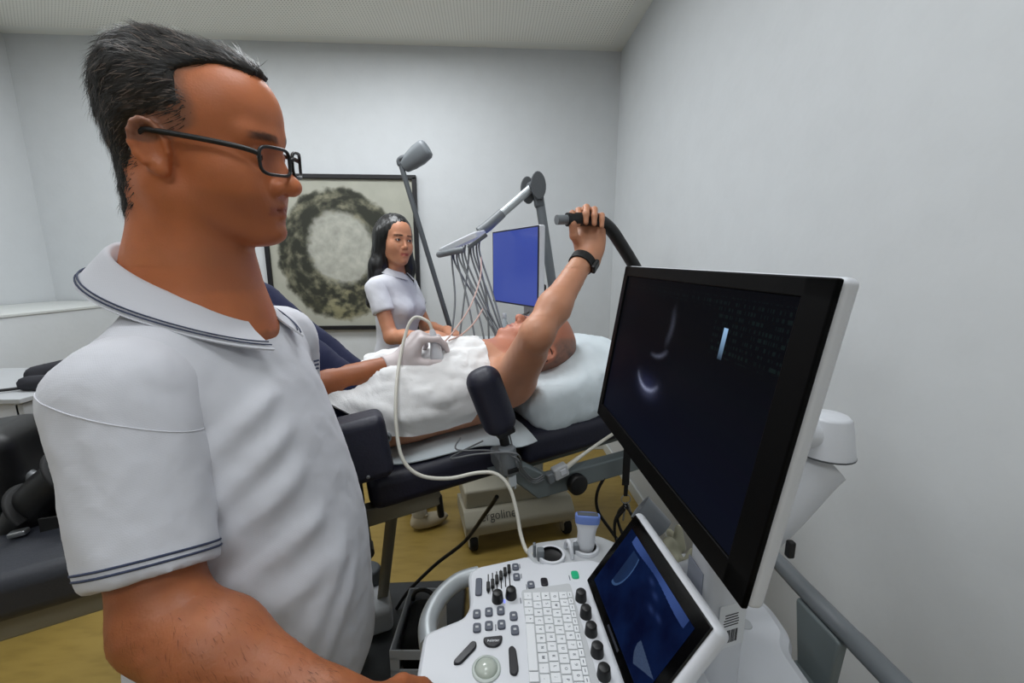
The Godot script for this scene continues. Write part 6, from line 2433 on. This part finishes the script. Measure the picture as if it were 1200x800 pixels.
	# black wristband watch
	var fd := (lwr - lelb).normalized()
	var WB := Transform3D(aim(fd, Vector3(0, 0, 1)), lwr - fd * 0.042)
	var wn := Node3D.new()
	wn.name = "wristwatch"
	t.add_child(wn)
	var s := st()
	lathe(s, [Vector2(0.0315, -0.0125), Vector2(0.0345, -0.0115), Vector2(0.0345, 0.0115), Vector2(0.0315, 0.0125)], 28, WB)
	part(s, "band", M.black_matte, wn)
	s = st()
	var side := (Vector3(0.75, -0.35, 0.55) - fd * fd.dot(Vector3(0.75, -0.35, 0.55))).normalized()
	rbox(s, Vector3(0.013, 0.034, 0.026), 0.005, at(WB.origin + side * 0.037, Basis(side, fd, side.cross(fd))), true)
	part(s, "case", M.black, wn)
	# navy trousers, knees drawn up, feet in the pedal shells
	var lp := [ell(TB * at(Vector3(-0.19, 0.10, -0.215)), Vector3(0.12, 0.10, 0.172), 0.05)]
	for k in 2:
		var hipj: Vector3 = L.call(-0.085, 0.135, -0.14 if k == 0 else -0.30)
		var knee: Vector3 = L.call(-0.325 if k == 0 else -0.315, 0.405 if k == 0 else 0.415, -0.19 if k == 0 else -0.36)
		var ank: Vector3 = L.call(-0.655 if k == 0 else -0.72, 0.125 if k == 0 else 0.19, -0.235 if k == 0 else -0.56)
		lp.append(cone(hipj, knee, 0.078, 0.072, 0.04))
		lp.append(cone(knee, ank, 0.068, 0.048, 0.03))
	lp.append(plane(L.call(-0.05, 0.1, 0), TB.basis.x, 0.006))
	var tn := FastNoiseLite.new()
	tn.seed = 31
	tn.frequency = 9.0
	mi(body_mesh([nets(lp, 0.013, bounds([L.call(-0.85, 0.02, -0.62), L.call(-0.02, 0.55, 0.0), L.call(-0.85, 0.5, 0.0), L.call(-0.02, 0.0, -0.6)], 0.06))], null, func(p: Vector3, _n: Vector3) -> float: return 0.006 * tn.get_noise_3dv(p)), "trousers", M.navy, t)
	# towel over the chest
	var g := []
	var wr := FastNoiseLite.new()
	wr.seed = 51
	wr.frequency = 3.2
	var tf := tp + [lp[0]]
	for i in 47:
		var u := i / 46.0
		var xe := lerpf(-0.155, 0.268, u)
		var mx := step_curve(xe, [Vector2(-0.17, 58), Vector2(-0.12, 70), Vector2(-0.06, 92), Vector2(0.02, 101), Vector2(0.12, 104), Vector2(0.185, 101), Vector2(0.20, 92), Vector2(0.268, 84)])
		var row := []
		for j in 61:
			var v := j / 60.0
			var th := deg_to_rad(lerpf(-75.0, mx, v))
			var x := lerpf(lerpf(-0.055, -0.155, smoothstep(0.55, 0.92, v)), 0.268, u)
			var d := Vector3(0.0, cos(th), sin(th))
			var c := Vector3(x, 0.10, -0.215)
			var r := 0.2
			for k in 9:
				r -= field(tf, TB * (c + d * r)) * 0.85
			r = clampf(r, 0.09, 0.22)
			var f := wr.get_noise_3d(x * 1.5 + th * 0.25, th * 0.7 - x * 1.2, 3.0)
			var f2 := wr.get_noise_3d(x * 4.0 - th * 0.3, th * 1.6 + x * 2.0, 9.0)
			var lift := 0.008 + 0.022 * maxf(0.0, f + 0.12) + 0.004 * f2
			# the hip end bulges away from the body
			lift += 0.03 * smoothstep(-0.06, -0.17, x) * smoothstep(0.2, 0.8, v)
			row.append(TB * (c + d * (r + lift) + Vector3(0.012 * sin(th * 3.0 + 1.0) * smoothstep(0.8, 1.0, u), 0, 0)))
		g.append(row)
	s = st()
	sheet(s, g, 0.006)
	single(s, "towel", M.towel, "white terry towel draped over the patient's chest", "towel")
